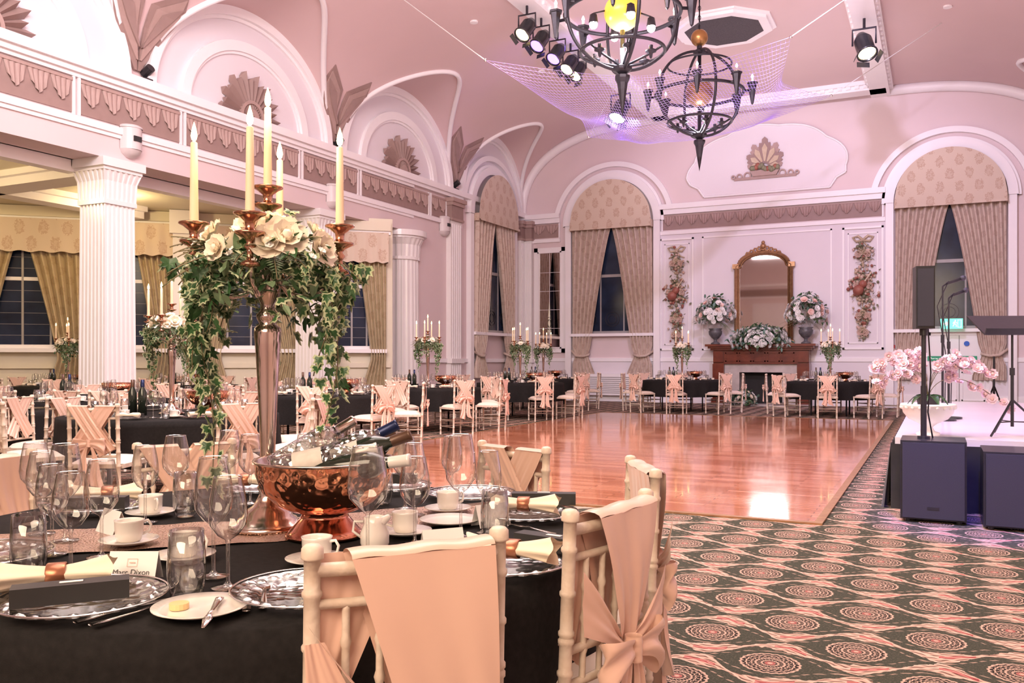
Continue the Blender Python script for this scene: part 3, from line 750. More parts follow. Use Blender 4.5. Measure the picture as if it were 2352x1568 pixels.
def chair_mesh(kind='x',seed=0):
    b=MB(); H=.883
    def post(p0,p1,r0=.0145,nodes=(),knob=False):
        P=[];Rr=[]; p0=Vector(p0);p1=Vector(p1)
        ts=sorted(set([0,1]+[t+dt for t in nodes for dt in (-.009,-.004,.004,.009)]))
        for t in ts:
            P.append(p0.lerp(p1,t)); near_=any(abs(t-q)<.006 for q in nodes); Rr.append(r0*1.22 if near_ else r0)
        if knob:
            d=(p1-p0).normalized(); P+=[p1+d*.002,p1+d*.005,p1+d*.020,p1+d*.026,p1+d*.028]; Rr+=[r0*1.35,r0*1.35,r0*1.3,r0*.9,r0*.3]
        b.tube(P,Rr,limewood,14)
    for sx in (-1,1):
        x=sx*.178
        post((x,-.2,0),(x,yb(H),H-.028),.0145,(.15,.32,.50,.62,.70,.72,.82,.93),True)
        post((sx*.185,.19,0),(sx*.185,.19,.42),.014,(.2,.5,.85))
        for z in (.13,.23): b.tube([(x,-.2,z),(sx*.185,.19,z)],.008,limewood,6)
    for z in (.13,.23): b.tube([(-.185,.19,z),(.185,.19,z)],.008,limewood,6)
    b.tube([(-.178,-.2,.2),(.178,-.2,.2)],.008,limewood,6)
    for z,rr in ((.835,.013),(.775,.009),(.575,.010),(.50,.010)):
        b.tube([(-.178+.356*i/8,yb(z)-.02*sin(pi*i/8),z) for i in range(9)],rr,limewood,8)
    for k in range(5):
        x=-.12+.06*k; o=-.02*sin(pi*(x+.178)/.356)
        P=[];Rr=[]
        for i in range(25):
            t=i/24; z=.5+.275*t; P.append((x,yb(z)+o,z)); Rr.append(.0075*(1.45 if i in (6,12,18) else 1))
        b.tube(P,Rr,limewood,8)
    b.cbox(0,0,.425,.40,.40,.03,limewood)
    def cf(u,v):
        x=(u-.5)*.39; y=(v-.5)*.39; return (x,y,.44+.045*(1-abs(2*u-1)**4)**.5*(1-abs(2*v-1)**4)**.5)
    b.grid(cf,10,10,cushion)
    if kind=='x':
        for off in (-.028,.018):
            band(b,-.175,-.03,.06,.175,.862,(.50,.56),off-.004); band(b,.03,.175,-.175,-.06,.862,(.56,.50),off)
        b.grid(lambda u,v:(-.175+.145*u,yb(.86)-.032+.05*v,.862+.008*sin(v*pi)),4,3,satin); b.grid(lambda u,v:(.03+.145*u,yb(.86)-.032+.05*v,.862+.008*sin(v*pi)),4,3,satin)
        bow(b,.60,1.0,True,seed)
    elif kind=='a':
        for off in (-.045,.014):
            band(b,-.120,.150,.03,.165,.858,(.38,.44),off,folds=1.3,amp=.006,n=30)
        def cap(u,v):
            a=pi*v; return (-.120+.270*u,yb(.86)-.0155-.030*cos(a),.858+.012*sin(a)+.002*sin(u*14))
        b.grid(cap,20,6,satin)
        band(b,-.200,-.160,-.02,.12,(.76,.70),(.50,.36),-.050,folds=1.5,amp=.007,n=18); band(b,-.20,-.165,-.19,-.02,(.72,.72),(.42,.42),-.040,folds=2,n=16)
        band(b,-.16,.0,-.19,-.16,(.86,.86),(.60,.52),.016,folds=2,n=12)
        bow(b,.42,1.0,True,seed)
    elif kind=='b':
        for off in (-.045,.014):
            band(b,-.125,.155,-.02,.06,.858,(.56,.56),off,folds=1.6,amp=.008,n=26,sag=.01)
        def cap(u,v):
            a=pi*v; return (-.125+.28*u,yb(.86)-.0155-.030*cos(a),.858+.012*sin(a)+.002*sin(u*14))
        b.grid(cap,20,6,satin)
        band(b,-.20,-.19,-.03,.03,(.76,.62),(.58,.53),-.05,folds=1.4,n=12); band(b,.20,.19,.03,-.03,(.70,.58),(.57,.53),-.05,folds=1.4,n=12)
        band(b,-.16,.0,-.18,-.10,(.86,.86),(.60,.52),.016,folds=2,n=12)
        bow(b,.55,1.15,True,seed)
        b.grid(lambda u,v:((u-.5)*(.06+.1*v),yb(.5)-.06-.02*sin(u*14)*v,.54-.36*v),20,10,satin)
    return b
def place_near(kind,mx,mz,phi,seed):
    fx,fz=-sin(math.radians(phi)),cos(math.radians(phi)); x,y=C(mx+fx*.23,mz+fz*.23)
    return chair_mesh(kind,seed).obj('dining_chair',(x,y,0),phi+25.97)
place_near('a',-.187,1.585,26.3,1); place_near('b',.222,2.0,54.9,2); place_near('b',.40,2.71,94,3)
place_near('x',.0,3.3,133,4); place_near('x',-.63,3.56,177,5); place_near('x',-1.28,3.42,213,6); place_near('b',-1.78,2.95,249,7)
chair_src=chair_mesh('x',9).obj('dining_chair',(-9.7,12.3,0),0)
# ---------------------------------------------------------------- tableware
def wineglass(b,p,h=.22,R_=.04,n=20,m=glass):
    s=h/.22
    b.lathe([(.001,.003),(.034,.001),(.034,.003),(.010,.006),(.0042,.014),(.0038,.085*s),(.006,.095*s),(.022,.105*s),(R_*.92,.125*s),(R_,.145*s),(R_*.93,.175*s),(R_*.72,.218*s),(R_*.72,.22*s),(R_*.70,.218*s)],m,p,n)
def tumbler(b,p,h=.13,R_=.036,n=20):
    b.lathe([(.001,.004),(R_*.7,.0),(R_*.85,.006),(R_,.04),(R_*1.02,.07),(R_*.9,h),(R_*.86,h),(R_*.95,.07),(R_*.8,.016),(.001,.014)],glass,p,n)
def cup(b,p,ang=0,n=20,saucer=True):
    x,y,z=p; z0=z
    if saucer:
        b.lathe([(.001,.003),(.03,.002),(.045,.004),(.072,.014),(.073,.016),(.045,.008),(.001,.007)],china,p,28); z0=z+.009
    b.lathe([(.001,0),(.026,0),(.030,.004),(.034,.02),(.035,.05),(.0365,.055),(.034,.055),(.032,.05),(.031,.02),(.001,.012)],china,(x,y,z0),n)
    a=math.radians(ang); c_,s_=cos(a),sin(a)
    b.tube([(x+q*c_,y+q*s_,z0+w) for q,w in ((.033,.045),(.048,.048),(.056,.036),(.052,.02),(.034,.014))],.0038,china,6)
def charger(b,p,R_=.155,n=48):
    b.lathe([(.001,.004),(.10,.004),(.105,.010),(R_*.97,.018),(R_,.022),(R_*.99,.018),(.105,.006),(.10,.001)],gcharger,p,n)
    for i in range(24):
        a=2*pi*i/24; b.lathe([(.014,0),(.009,.004),(.001,.006)],gcharger,(p[0]+R_*.84*cos(a),p[1]+R_*.84*sin(a),p[2]+.014),8)
    b.lathe([(R_*.985,.0215),(R_*1.0,.0235),(R_*1.012,.0215)],steel,p,n)
def napkin_roll(b,p,ang,L=.2):
    M0=b.M; b.M=M0@T(*p)@RZ(ang)
    def fn(u,v):
        x=(u-.5)*L; r_=.017+.018*abs(2*u-1)**1.5; a=2*pi*v
        return (x+.008*sin(3*a)*abs(2*u-1),r_*1.5*cos(a)*(1+.2*sin(5*a)*abs(2*u-1)),.024+r_*sin(a)*.8*(1+.18*sin(4*a+1)))
    b.grid(fn,20,30,napkin)
    b.M=b.M@T(0,0,.024)@RY(90); b.lathe([(.024,-.018),(.026,-.016),(.026,.016),(.024,.018)],nring,(0,0,0),20,sx=.85,sy=1.1); b.M=M0
def fork(b,p,ang,L=.19,kn=False):
    M0=b.M; b.M=M0@T(*p)@RZ(ang)
    b.tube([(0,0,.003),(0,.03,.003),(0,.09,.005),(0,.12,.008)],[.009,.008,.004,.004],steel,6,flat=.35)
    if kn: b.tube([(0,.11,.006),(0,.14,.004),(0,L,.003)],[.004,.010,.003],steel,6,flat=.2)
    else:
        b.cbox(0,.13,.008,.022,.03,.002,steel)
        for k in range(4): b.tube([(-.009+.006*k,.14,.008),(-.009+.006*k,L,.005)],.0016,steel,4)
    b.M=M0
def tent(b,p,ang,w=.1,h=.05):
    M0=b.M; b.M=M0@T(*p)@RZ(ang)
    b.add([(-w/2,-.025,0),(w/2,-.025,0),(w/2,0,h),(-w/2,0,h),(-w/2,.025,0),(w/2,.025,0)],[(0,1,2,3),(3,2,5,4)],card); b.M=M0
for X,Z,h,R_ in ((-.592,1.815,.232,.040),(-.655,1.91,.262,.042),(-.983,1.94,.225,.040),(-.985,2.09,.235,.040),(-1.28,2.37,.225,.040),(-1.17,2.28,.255,.043),
      (-1.07,2.54,.225,.038),(-1.065,2.76,.235,.042),(-.335,2.02,.275,.048),(-.25,2.24,.225,.040),(-.137,2.33,.275,.042),(-.064,2.39,.225,.036),(-.30,2.66,.22,.038),(-.34,2.77,.23,.04),(-.62,3.05,.235,.04),(-.71,3.0,.22,.038),(-.2,2.9,.22,.036),(-.98,3.02,.23,.04),(-1.12,2.12,.22,.038),(-.86,2.86,.23,.04),(-.52,2.97,.22,.038),(-1.38,2.52,.235,.042)):
    b=MB(); wineglass(b,(0,0,0),h,R_,28); x,y=C(X,Z); b.obj('wine_glass',(x,y,TZ+.004))
for X,Z in ((-.652,1.745),(-1.066,1.92),(-.045,2.28),(-.99,2.64),(-.43,2.87)):
    b=MB(); tumbler(b,(0,0,0),.135,.037,28); x,y=C(X,Z); b.obj('water_tumbler',(x,y,TZ+.004))
for X,Z,an in ((-1.10,2.65,-20),(-.985,2.24,70),(-.78,2.07,26),(-.455,2.03,10),(-.29,2.36,200),(-.20,2.72,60),(-.62,2.82,30)):
    b=MB(); cup(b,(0,0,0),an); x,y=C(X,Z); b.obj('teacup_and_saucer',(x,y,TZ+.004))
b=MB(); b.lathe([(.001,0),(.03,0),(.036,.02),(.036,.045),(.026,.07),(.027,.085),(.025,.085),(.024,.07),(.033,.04),(.001,.01)],china,n=24); b.tube([(.03,0,.07),(.055,0,.07),(.06,0,.045),(.036,0,.03)],.004,china,6); b.tube([(-.022,0,.075),(-.04,0,.088)],[.012,.006],china,8)
x,y=C(-.342,2.17); b.obj('milk_jug',(x,y,TZ+.004),190)
for X,Z in ((-.83,1.685),(-.405,1.75),(-.02,1.99),(.045,2.62),(-1.25,2.05),(-1.3,2.75),(-.9,3.15),(-.45,3.18),(-.14,3.0)):
    b=MB(); charger(b,(0,0,0)); x,y=C(X,Z); b.obj('glass_charger_plate',(x,y,TZ+.004))
def giftbox(b,w=.20,d=.045,h=.035):
    b.cbox(0,0,h/2,w,d,h,boxm); b.cbox(0,0,h+.0012,.04,.011,.001,card)
for X,Z,an in ((-.83,1.64,28),(.10,2.07,-30),(.10,2.74,0),(-1.28,2.66,10),(-.45,3.2,0)):
    b=MB(); giftbox(b); x,y=C(X,Z); b.obj('black_gift_box',(x,y,TZ+.026),an+22)
for X,Z,an in ((-.91,1.74,20),(-.0,1.97,-18),(.035,2.58,-8),(-1.3,2.80,20),(-.95,3.1,0)):
    b=MB(); napkin_roll(b,(0,0,0),0); x,y=C(X,Z); b.obj('napkin_with_ring',(x,y,TZ+.028),an+26)
plate=[(.001,.002),(.05,.002),(.07,.006),(.088,.013),(.088,.015),(.07,.009),(.05,.006),(.001,.006)]
b=MB(); b.lathe(plate,china,n=40)
b.cyl(.018,.007,.018,butter,(-.04,0,0),16); fork(b,(.02,.05,.01),-170,.19,True)
x,y=C(-.587,1.64); b.obj('bread_plate',(x,y,TZ+.004),26)
b=MB(); b.lathe(plate,china,n=40); x,y=C(-.18,2.53); b.obj('bread_plate',(x,y,TZ+.004),26)
b=MB()
for X,Z,an,kn in ((-.785,1.565,-35,True),(-.75,1.55,-35,True),(-.50,1.64,14,False),(-.475,1.66,14,False),(-.52,1.86,-70,True),(-.53,1.90,-70,True),(-.02,1.78,80,False),(-.03,1.75,80,False),(.12,2.35,40,True)):
    x,y=C(X,Z); fork(b,(x,y,0),an+26,.2,kn)
b.obj('cutlery_set',(0,0,TZ+.005))
def place_card(X,Z,an,txt=None):
    b=MB(); tent(b,(0,0,0),0,.105,.062); x,y=C(X,Z); o=b.obj('place_card',(x,y,TZ+.004),an)
    if txt:
        cu=bpy.data.curves.new('name_text','FONT'); cu.body=txt; cu.size=.0165; cu.align_x='CENTER'; cu.materials.append(ink)
        t=bpy.data.objects.new('name_text',cu); bpy.context.scene.collection.objects.link(t); t.parent=o
        tl=math.atan2(.062,.025); t.rotation_euler=(tl,0,0); t.location=(0,-.025+.025*.016/.062-.0015,.016)
        m2=MB(); m2.M=T(0,-.0110,.0400)@RX(math.degrees(tl)); m2.box(-.011,.011,-.0085,-.0078,0,.0004,inkp); m2.box(-.011,.011,.0078,.0085,0,.0004,inkp); m2.box(-.011,-.0103,-.0085,.0085,0,.0004,inkp); m2.box(.0103,.011,-.0085,.0085,0,.0004,inkp); m2.box(-.006,.006,-.0012,.0012,0,.0004,inkp)
        q=m2.obj('plain_mark'); q.parent=o
    return o
place_card(-.815,1.88,26,'Marc Dixon'); place_card(-1.10,2.40,-15); place_card(-.17,2.13,50); place_card(-.06,2.50,60)
b=MB()
b.grid(lambda u,v:((u-.5)*1.78,(v-.5)*.34+.02*sin(u*9),.004+.002*sin(u*60+v*9)),60,8,runner); b.obj('sequin_table_runner',(near[0],near[1],TZ),26+22)
# wine bowl
b=MB()
b.lathe([(.001,0),(.105,0),(.105,.006),(.09,.02),(.065,.05),(.06,.062),(.075,.066)],pcopper,n=48)
b.lathe([(.06,.064),(.09,.07),(.13,.09),(.165,.125),(.182,.17),(.184,.20)],hcopper,n=64)
b.lathe([(.184,.20),(.190,.205),(.186,.208),(.180,.204),(.176,.17),(.15,.12),(.10,.09),(.001,.085)],silver,n=48)
for k in range(110):
    a=rnd.uniform(0,2*pi); q=.16*math.sqrt(rnd.random()); M0=b.M; b.M=T(q*cos(a),q*sin(a),.155+rnd.uniform(-.01,.015))@RZ(rnd.uniform(0,90))@RX(rnd.uniform(0,60)); b.cbox(0,0,0,.020,.020,.018,gbottle if k%3 else ice); b.M=M0
x,y=C(-.505,2.35); bowl=b.obj('copper_wine_bowl',(x,y,TZ+.006),26)
def bottle_mesh(mbody,mcap,label=True,R_=.038,L=.30):
    b=MB(); b.lathe([(.001,0),(R_*.9,0),(R_,.006),(R_,L*.6),(R_*.9,L*.66),(R_*.45,L*.76),(.0145,L*.82),(.0145,L*.9)],mbody,n=28)
    b.lathe([(.0152,L*.76),(.0156,L*.97),(.0165,L*.975),(.0165,L),(.001,L)],mcap,n=20)
    if label: b.lathe([(R_+.0008,L*.2),(R_+.0008,L*.48)],wlabel,n=28)
    return b
for (dx,dy,dz,az,el,mb_,mc_,lab) in ((-.14,.0,.18,38,26,gbottle,silver,False),(-.11,-.10,.185,6,12,gbottle,foilw,True),(-.07,.07,.17,22,20,bottlew,foil,False),(-.05,.02,.175,12,26,gbottle,foilb,False),(-.02,-.02,.18,2,20,bottlew,foil,True),(-.02,-.09,.18,-8,8,bottlew,foilw,False)):
    b=bottle_mesh(mb_,mc_,lab,.036,.27)
    o=b.obj('wine_bottle'); M_=T(x,y,TZ+.006)@RZ(26)@T(dx,dy,dz)@RZ(az)@RY(90-el); o.matrix_world=M_
# ---------------------------------------------------------------- distant tables
far_table=None; set_src=None
def napkin_b(b,p,ang):
    M0=b.M; b.M=M0@T(*p)@RZ(ang); b.tube([(-.09,0,.035),(-.04,0,.04),(0,0,.035),(.04,0,.04),(.09,0,.035)],[.03,.022,.016,.022,.03],napkin,8,flat=.7); b.cbox(0,.06,.03,.18,.04,.03,boxm); b.M=M0
def set_mesh():
    b=MB()
    for k in range(8):
        a=2*pi*k/8; c_,s_=cos(a),sin(a)
        q=lambda rr,t:(rr*c_-t*s_,rr*s_+t*c_,0)
        p=q(.70,0); b.lathe([(.001,.004),(.12,.006),(.15,.016)],gcharger,p,14); napkin_b(b,q(.70,0),math.degrees(a)+90)
        wineglass(b,q(.50,.10),.225,.038,10); wineglass(b,q(.52,.18),.21,.034,10); tumbler(b,q(.56,.24),.12,.034,8)
        cup(b,q(.50,-.14),k*50,10)
    b.M=T(.28,.1,0)
    b.lathe([(.001,0),(.10,0),(.06,.05),(.06,.062),(.13,.09),(.175,.14),(.18,.20),(.17,.19),(.001,.16)],hcopper,n=20)
    for k,(m1,m2) in enumerate(((bottlew,foil),(bottlew,foilb))):
        b.M=T(-.28+.09*k,-.14,0); b.lathe([(.001,0),(.036,0),(.036,.19),(.014,.24),(.014,.3),(.001,.3)],m1,n=12); b.lathe([(.016,.24),(.016,.302),(.001,.303)],m2,n=12)
    return b
tables=[(C(-2.97,7.6),1,20),((-8.2,4.9),0,5),((-7.6,9.7),0,30),(C(-1.44,14.9),1,10),((-7.75,16.3),1,0),((-8.6,19.4),1,22),((-5.3,19.9),1,12),((-2.05,19.9),1,0),((-14.2,10.7),1,0),((-12.6,12.0),1,15),((-9.0,7.1),0,12)]
done=False
candf=candelabra_mesh(8,.7)
for i,((tx,ty),hasc,rot0) in enumerate(tables):
    if far_table is None:
        far_table=tfar_src.obj('banquet_table',(tx,ty,0)); set_src=set_mesh().obj('tableware_set',(tx,ty,TZ+.003),rot0)
    else:
        inst(far_table,'banquet_table',(tx,ty,0),rot0*3); inst(set_src,'tableware_set',(tx,ty,TZ+.003),rot0)
    if hasc:
        if not done: cf_=candf.obj('floral_candelabra',(tx,ty,TZ+.003),rot0); done=True
        else: inst(cf_,'floral_candelabra',(tx,ty,TZ+.003),rot0*7+i*40)
    for k in range(8):
        a=rot0+k*45+rnd.uniform(-4,4); ar=math.radians(a); rr=1.10+rnd.uniform(-.03,.05)
        cx,cy=tx+rr*cos(ar),ty+rr*sin(ar)
        dwall=(cx-P0.x)*.68-(cy-P0.y)*.733
        if cx<-11.3 and dwall<.45: continue
        if cx<-10.7 and cx>-12 and any(abs(cy-q)<.75 for q in (4.4,9.35,14.4,17.55)): continue
        if any((cx-t[0][0])**2+(cy-t[0][1])**2<1.1**2 for j,t in enumerate(tables) if j!=i): continue
        if (cx-near[0])**2+(cy-near[1])**2<1.5**2: continue
        inst(chair_src,'dining_chair',(cx,cy,0),a+90+rnd.uniform(-6,6))
# ---------------------------------------------------------------- fireplace wall
xm=-4.13
b=MB(); b.M=T(xm,D-.02,0)
b.box(-1.40,1.40,-.62,0,1.54,1.60,mahog); b.box(-1.34,1.34,-.56,0,1.49,1.54,mahog); b.box(-1.28,1.28,-.50,0,1.44,1.49,mahog)
b.box(-1.22,1.22,-.42,0,1.08,1.44,mahog)
for sx in (-1,1):
    b.cbox(sx*1.08,-.24,.54,.30,.46,1.08,mahog); b.cbox(sx*1.08,-.26,.08,.36,.5,.16,mahog); b.cbox(sx*1.08,-.48,.62,.16,.03,.7,mahog); b.cbox(sx*1.08,-.45,1.27,.26,.06,.28,mahog)
for k in range(5): frame(b,-.9+k*.36,-.9+k*.36+.32,1.14,1.38,.03,.02,mahog,-.42)
b.box(-.93,.93,-.34,0,.86,1.08,marble); b.box(-.93,-.55,-.34,0,0,.86,marble); b.box(.55,.93,-.34,0,0,.86,marble)
b.box(-.55,.55,-.06,0,0,.86,soot); b.box(-1.3,1.3,-.9,-.34,0,.05,marble)
b.obj('fireplace_mantel')
b=MB(); b.M=T(-4.1,D-.06,1.60); W=.74
out=[(-W,0),(-W,2.08)]+[(-W*.90*cos(pi*k/16),2.12+.30*sin(pi*k/16)) for k in range(0,17)]+[(W,2.08),(W,0)]
b.prism([(x*.90,z if z<1 else z-.05) for x,z in out],-.06,-.02,mirror)
for (x0,z0),(x1,z1) in zip(out,out[1:]): b.tube([(x0*.95,-.08,max(z0,.05)),(x1*.95,-.08,max(z1,.05))],.055,gold,8); 
for (x0,z0),(x1,z1) in zip(out,out[1:]): b.tube([(x0*.86,-.1,max(z0-.05,.12)),(x1*.86,-.1,max(z1-.05,.12))],.02,gold,6)
b.box(-W-.04,W+.04,-.14,0,0,.10,gold); b.box(-W-.06,-W+.10,-.13,0,2.02,2.14,gold); b.box(W-.10,W+.06,-.13,0,2.02,2.14,gold)
for k in range(9):
    t=(k-4)/4; b.tube([(t*.40+.05*cos(q),-.1,2.46-.08*t*t+.06*sin(q)+.08*(1-abs(t))) for q in [0,1,2,3,4,5,6.28]],.024,gold,6)
b.sphere(.08,gold,(0,-.1,2.58),10,6); b.sphere(.05,gold,(0,-.1,2.68),8,6)
b.obj('arched_gilt_mirror')
b=MB(); b.M=T(xm+.06,D,0)
pts=[]
N_=9
for i in range(121):
    t=pi-pi*i/120; base=1.0+ .05*abs(sin(t*N_/2.0))
    pts.append((2.0*cos(t)*base,6.15+1.22*sin(t)*base))
poly=[(-1.62,5.62),(-1.78,5.86),(-2.0,5.98)]+pts+[(2.0,5.98),(1.78,5.86),(1.62,5.62)]
b.prism(poly,-.05,0,wallw)
for (x0,z0),(x1,z1) in zip(poly,poly[1:]+poly[:1]): b.tube([(x0,-.055,z0),(x1,-.055,z1)],.03,white,5,False)
b.obj('shell_wall_panel')
b=MB(); b.M=T(xm+.06,D-.05,0)
for k in range(7):
    a=math.radians(90+(k-3)*27); L=[.46,.58,.70,.80,.70,.58,.46][k]; 
    M0=b.M; b.M=M0@T(0,0,6.28)@RY(90-math.degrees(a)); w=.24
    b.prism([(-.05,.1),(-w*.6,L*.62),(-w*.6,L*.80),(-w*.3,L*.80),(-w*.3,L*.92),(0,L),(w*.3,L*.92),(w*.3,L*.80),(w*.6,L*.80),(w*.6,L*.62),(.05,.1)],-.05-.01*(k%2),0,taupe if k%2 else taupe2)
    b.prism([(-.02,.15),(-w*.3,L*.62),(0,L*.78),(w*.3,L*.62),(.02,.15)],-.08,0,fruity); b.M=M0
b.prism([(-.3,6.05),(-.38,6.2),(.38,6.2),(.3,6.05)],-.1,0,taupe2); b.box(-.8,.8,-.05,0,5.98,6.05,taupe2)
for sx in (-1,1):
    for q,(cx,r_) in enumerate(((.45,.10),(.66,.08),(.82,.06))): b.ring(r_,r_,r_-.035,r_-.035,6.05+r_*.4,-.06,0,taupe2,0,360,18,sx*cx)
for k in range(14): b.sphere(.07,rnd.choice([fruitg,fruitr,fruitg,fruitg]),(-.32+.05*k,-.1,6.26+.05*sin(k*.5*pi/3.3)+rnd.uniform(-.03,.03)),8,5)
b.obj('fan_and_fruit_relief')
def garland(xc):
    r=random.Random(int(abs(xc)*10)); b=MB(); b.M=T(xc,D-.03,0)
    for sx in (-1,1):
        b.tube([(0,-.03,4.22),(sx*.12,-.05,4.32),(sx*.24,-.05,4.28),(sx*.16,-.05,4.18),(0,-.03,4.2)],.03,fruity,6); b.tube([(0,-.02,4.2),(sx*.1,-.03,4.05),(sx*.22,-.03,4.0)],.02,fruity,5)
    for zc,hh,ww in ((3.85,.26,.22),(3.05,.48,.30),(2.3,.26,.19),(1.88,.18,.12)):
        for k in range(int(110*hh*ww/.05)):
            x=r.gauss(0,ww*.45); z=zc+r.gauss(0,hh*.5)
            if r.random()<.55: leaf(b,(x,-.05-r.random()*.05,z),r.uniform(.08,.14),r,r.choice([fruitg,fruitg,fruity]))
            else: b.sphere(r.uniform(.025,.05),r.choice([fruitr,fruitp,fruity,fruitp,fruitg]),(x,-.06,z),7,5)
        for sx in (-1,0,1): flower(b,(sx*ww*.5,-.1,zc+.06*(sx==0)),.085,(0,-1,0),fruitp if sx else fruity,rings=2,np_=6)
    b.tube([(0,-.02,4.15),(.02,-.03,3.4),(-.02,-.03,2.6),(0,-.02,1.65)],.015,fruity,5)
    M0=b.M; b.M=M0@T(-.06,-.14,3.0)@RY(35)
    b.sphere(.13,fruitr,(0,0,-.07),12,8,1.1); b.sphere(.10,fruitr,(0,0,.11),12,8,1.1); b.box(-.015,.015,-.06,-.03,.15,.48,fruity); b.M=M0
    b.obj('floral_garland_relief')
garland(-6.45); garland(-1.66)
def bouquet(name,loc,R_,n,urn=False,flat=1.0,mats=(petalw,petalp,petalw),blue=True,fs=.07,wide=1.0,seed=1):
    r=random.Random(seed); b=MB(); zc=0
    if urn:
        b.lathe([(.001,0),(.12,0),(.12,.03),(.05,.07),(.04,.12),(.11,.18),(.17,.26),(.18,.34),(.15,.38),(.19,.42),(.18,.42),(.001,.36)],urnm,n=20); zc=.42+R_*.72
    for i in range(n*4):
        a=r.uniform(0,2*pi); el=r.uniform(-.5,pi/2); q=R_*r.uniform(.55,1.15); d=(cos(a)*cos(el)*wide,sin(a)*cos(el)*(1 if wide==1 else .6),sin(el)*flat)
        leaf(b,(q*d[0],q*d[1],zc+q*d[2]),r.uniform(.08,.17),r,r.choice([leafs,leafb,leafb,leafg] if blue else [leafs,leafg,leafg]))
    for i in range(n):
        a=r.uniform(0,2*pi); el=math.asin(r.uniform(-.35,1)); q=R_*r.uniform(.85,1.08); d=(cos(a)*cos(el)*wide,sin(a)*cos(el)*(1 if wide==1 else .6),sin(el)*flat)
        flower(b,(q*d[0],q*d[1],zc+q*d[2]),fs*r.uniform(.7,1.2),d,r.choice(mats),rings=2,np_=6)
    if urn:
        for i in range(26):
            a=r.uniform(0,2*pi); fern(b,(.05*cos(a),.05*sin(a),zc-.15),(cos(a),sin(a),r.uniform(-.2,1.2)),r.uniform(.45,.7),r,leafs,.4,.12)
    return b.obj(name,loc)
bouquet('urn_flower_arrangement',(xm-1.15,D-.50,1.60),.48,70,True,seed=3,fs=.078,mats=(petalw,petalp,petalw,petalw)); bouquet('urn_flower_arrangement',(xm+1.15,D-.50,1.60),.48,70,True,seed=4,fs=.078,mats=(petalw,petalp,petalw,petalw))
bouquet('mantel_flower_garland',(xm,D-.58,1.66),.38,220,False,.95,(petalw,petalw,petalw),True,.078,1.85,5)
bouquet('hearth_flowers',(xm-.35,D-1.0,.16),.26,60,False,.8,(petalw,petalw,petal),True,.06,1.4,6)
b=MB(); b.M=T(0,D-.02,0)
b.box(-.15,1.15,-.05,0,0,1.84,white); frame(b,-.2,1.2,0,1.86,.08,.07,white); frame(b,-.05,.45,.2,.9,.03,.07,white); frame(b,.55,1.05,.2,.9,.03,.07,white)
b.box(.49,.51,-.055,-.04,0,1.8,mullion); b.box(-.08,1.08,-.14,-.08,1.0,1.04,steel)
b.obj('door_1')
b=MB(); b.M=T(.33,D-.42,2.05); b.box(-.24,.24,-.05,.05,-.12,.12,exitg)
b.prism([(-.2,-.02),(-.2,.02),(-.12,.02),(-.12,.06),(-.04,0),(-.12,-.06),(-.12,-.02)],-.056,-.05,signw)
b.sphere(.018,signw,(.08,-.055,.07),8,5); b.tube([(.075,-.055,.05),(.06,-.055,0),(.03,-.055,-.07)],.012,signw,5); b.tube([(.06,-.055,0),(.10,-.055,-.03),(.10,-.055,-.08)],.012,signw,5); b.tube([(.03,-.055,.0),(.05,-.055,.04),(.10,-.055,.03),(.12,-.055,0)],.01,signw,5); frame(b,.13,.21,-.09,.09,.01,.056,signw)
b.tube([(0,.05,.0),(0,.38,.0)],.02,pvc,6); b.obj('fire_exit_sign')
def sign(name,x,z,w,h,m,txt=None,ts=.05,rnd_=False):
    b=MB(); 
    if rnd_: b.M=RX(90); b.cyl(w/2,0,.01,m,n=24)
    else: b.box(-w/2,w/2,-.012,0,-h/2,h/2,m)
    if m is signg and not rnd_: b.prism([(-w*.42,0),(-w*.38,-h*.25),(-w*.30,h*.3),(-w*.32,h*.3),(-w*.38,-h*.1),(-w*.40,.01)],-.014,-.012,signw)
    o=b.obj(name,(x,D-.09,z))
    if txt:
        cu=bpy.data.curves.new('sign_text','FONT'); cu.body=txt; cu.size=ts; cu.align_x='CENTER'; cu.materials.append(signw)
        t=bpy.data.objects.new('sign_text',cu); bpy.context.scene.collection.objects.link(t); t.parent=o; t.rotation_euler=(pi/2,0,0); t.location=(w*.06,-.014,-ts*.3)
sign('push_bar_sign',.62,1.22,.52,.12,signg,'Push bar to open',.055); sign('fire_door_sign',.66,1.58,.12,.12,signb,None,0,True); sign('push_bar_sign',.02,1.22,.42,.12,signg,'Push bar to open',.046)
b=MB(); b.box(-.06,.06,-.04,0,-.06,.06,signr); b.M=T(0,-.04,0)@RX(90); b.cyl(.02,0,.01,signw); b.obj('fire_alarm_call_point',(-.98,D-.02,1.5))
b=MB(); b.box(-1.1,1.1,-.16,0,.18,.78,white)
for k in range(9): b.box(-1.05,1.05,-.17,-.16,.24+k*.055,.26+k*.055,mullion)
b.obj('radiator_cover',(-8.33,D-.05,0))
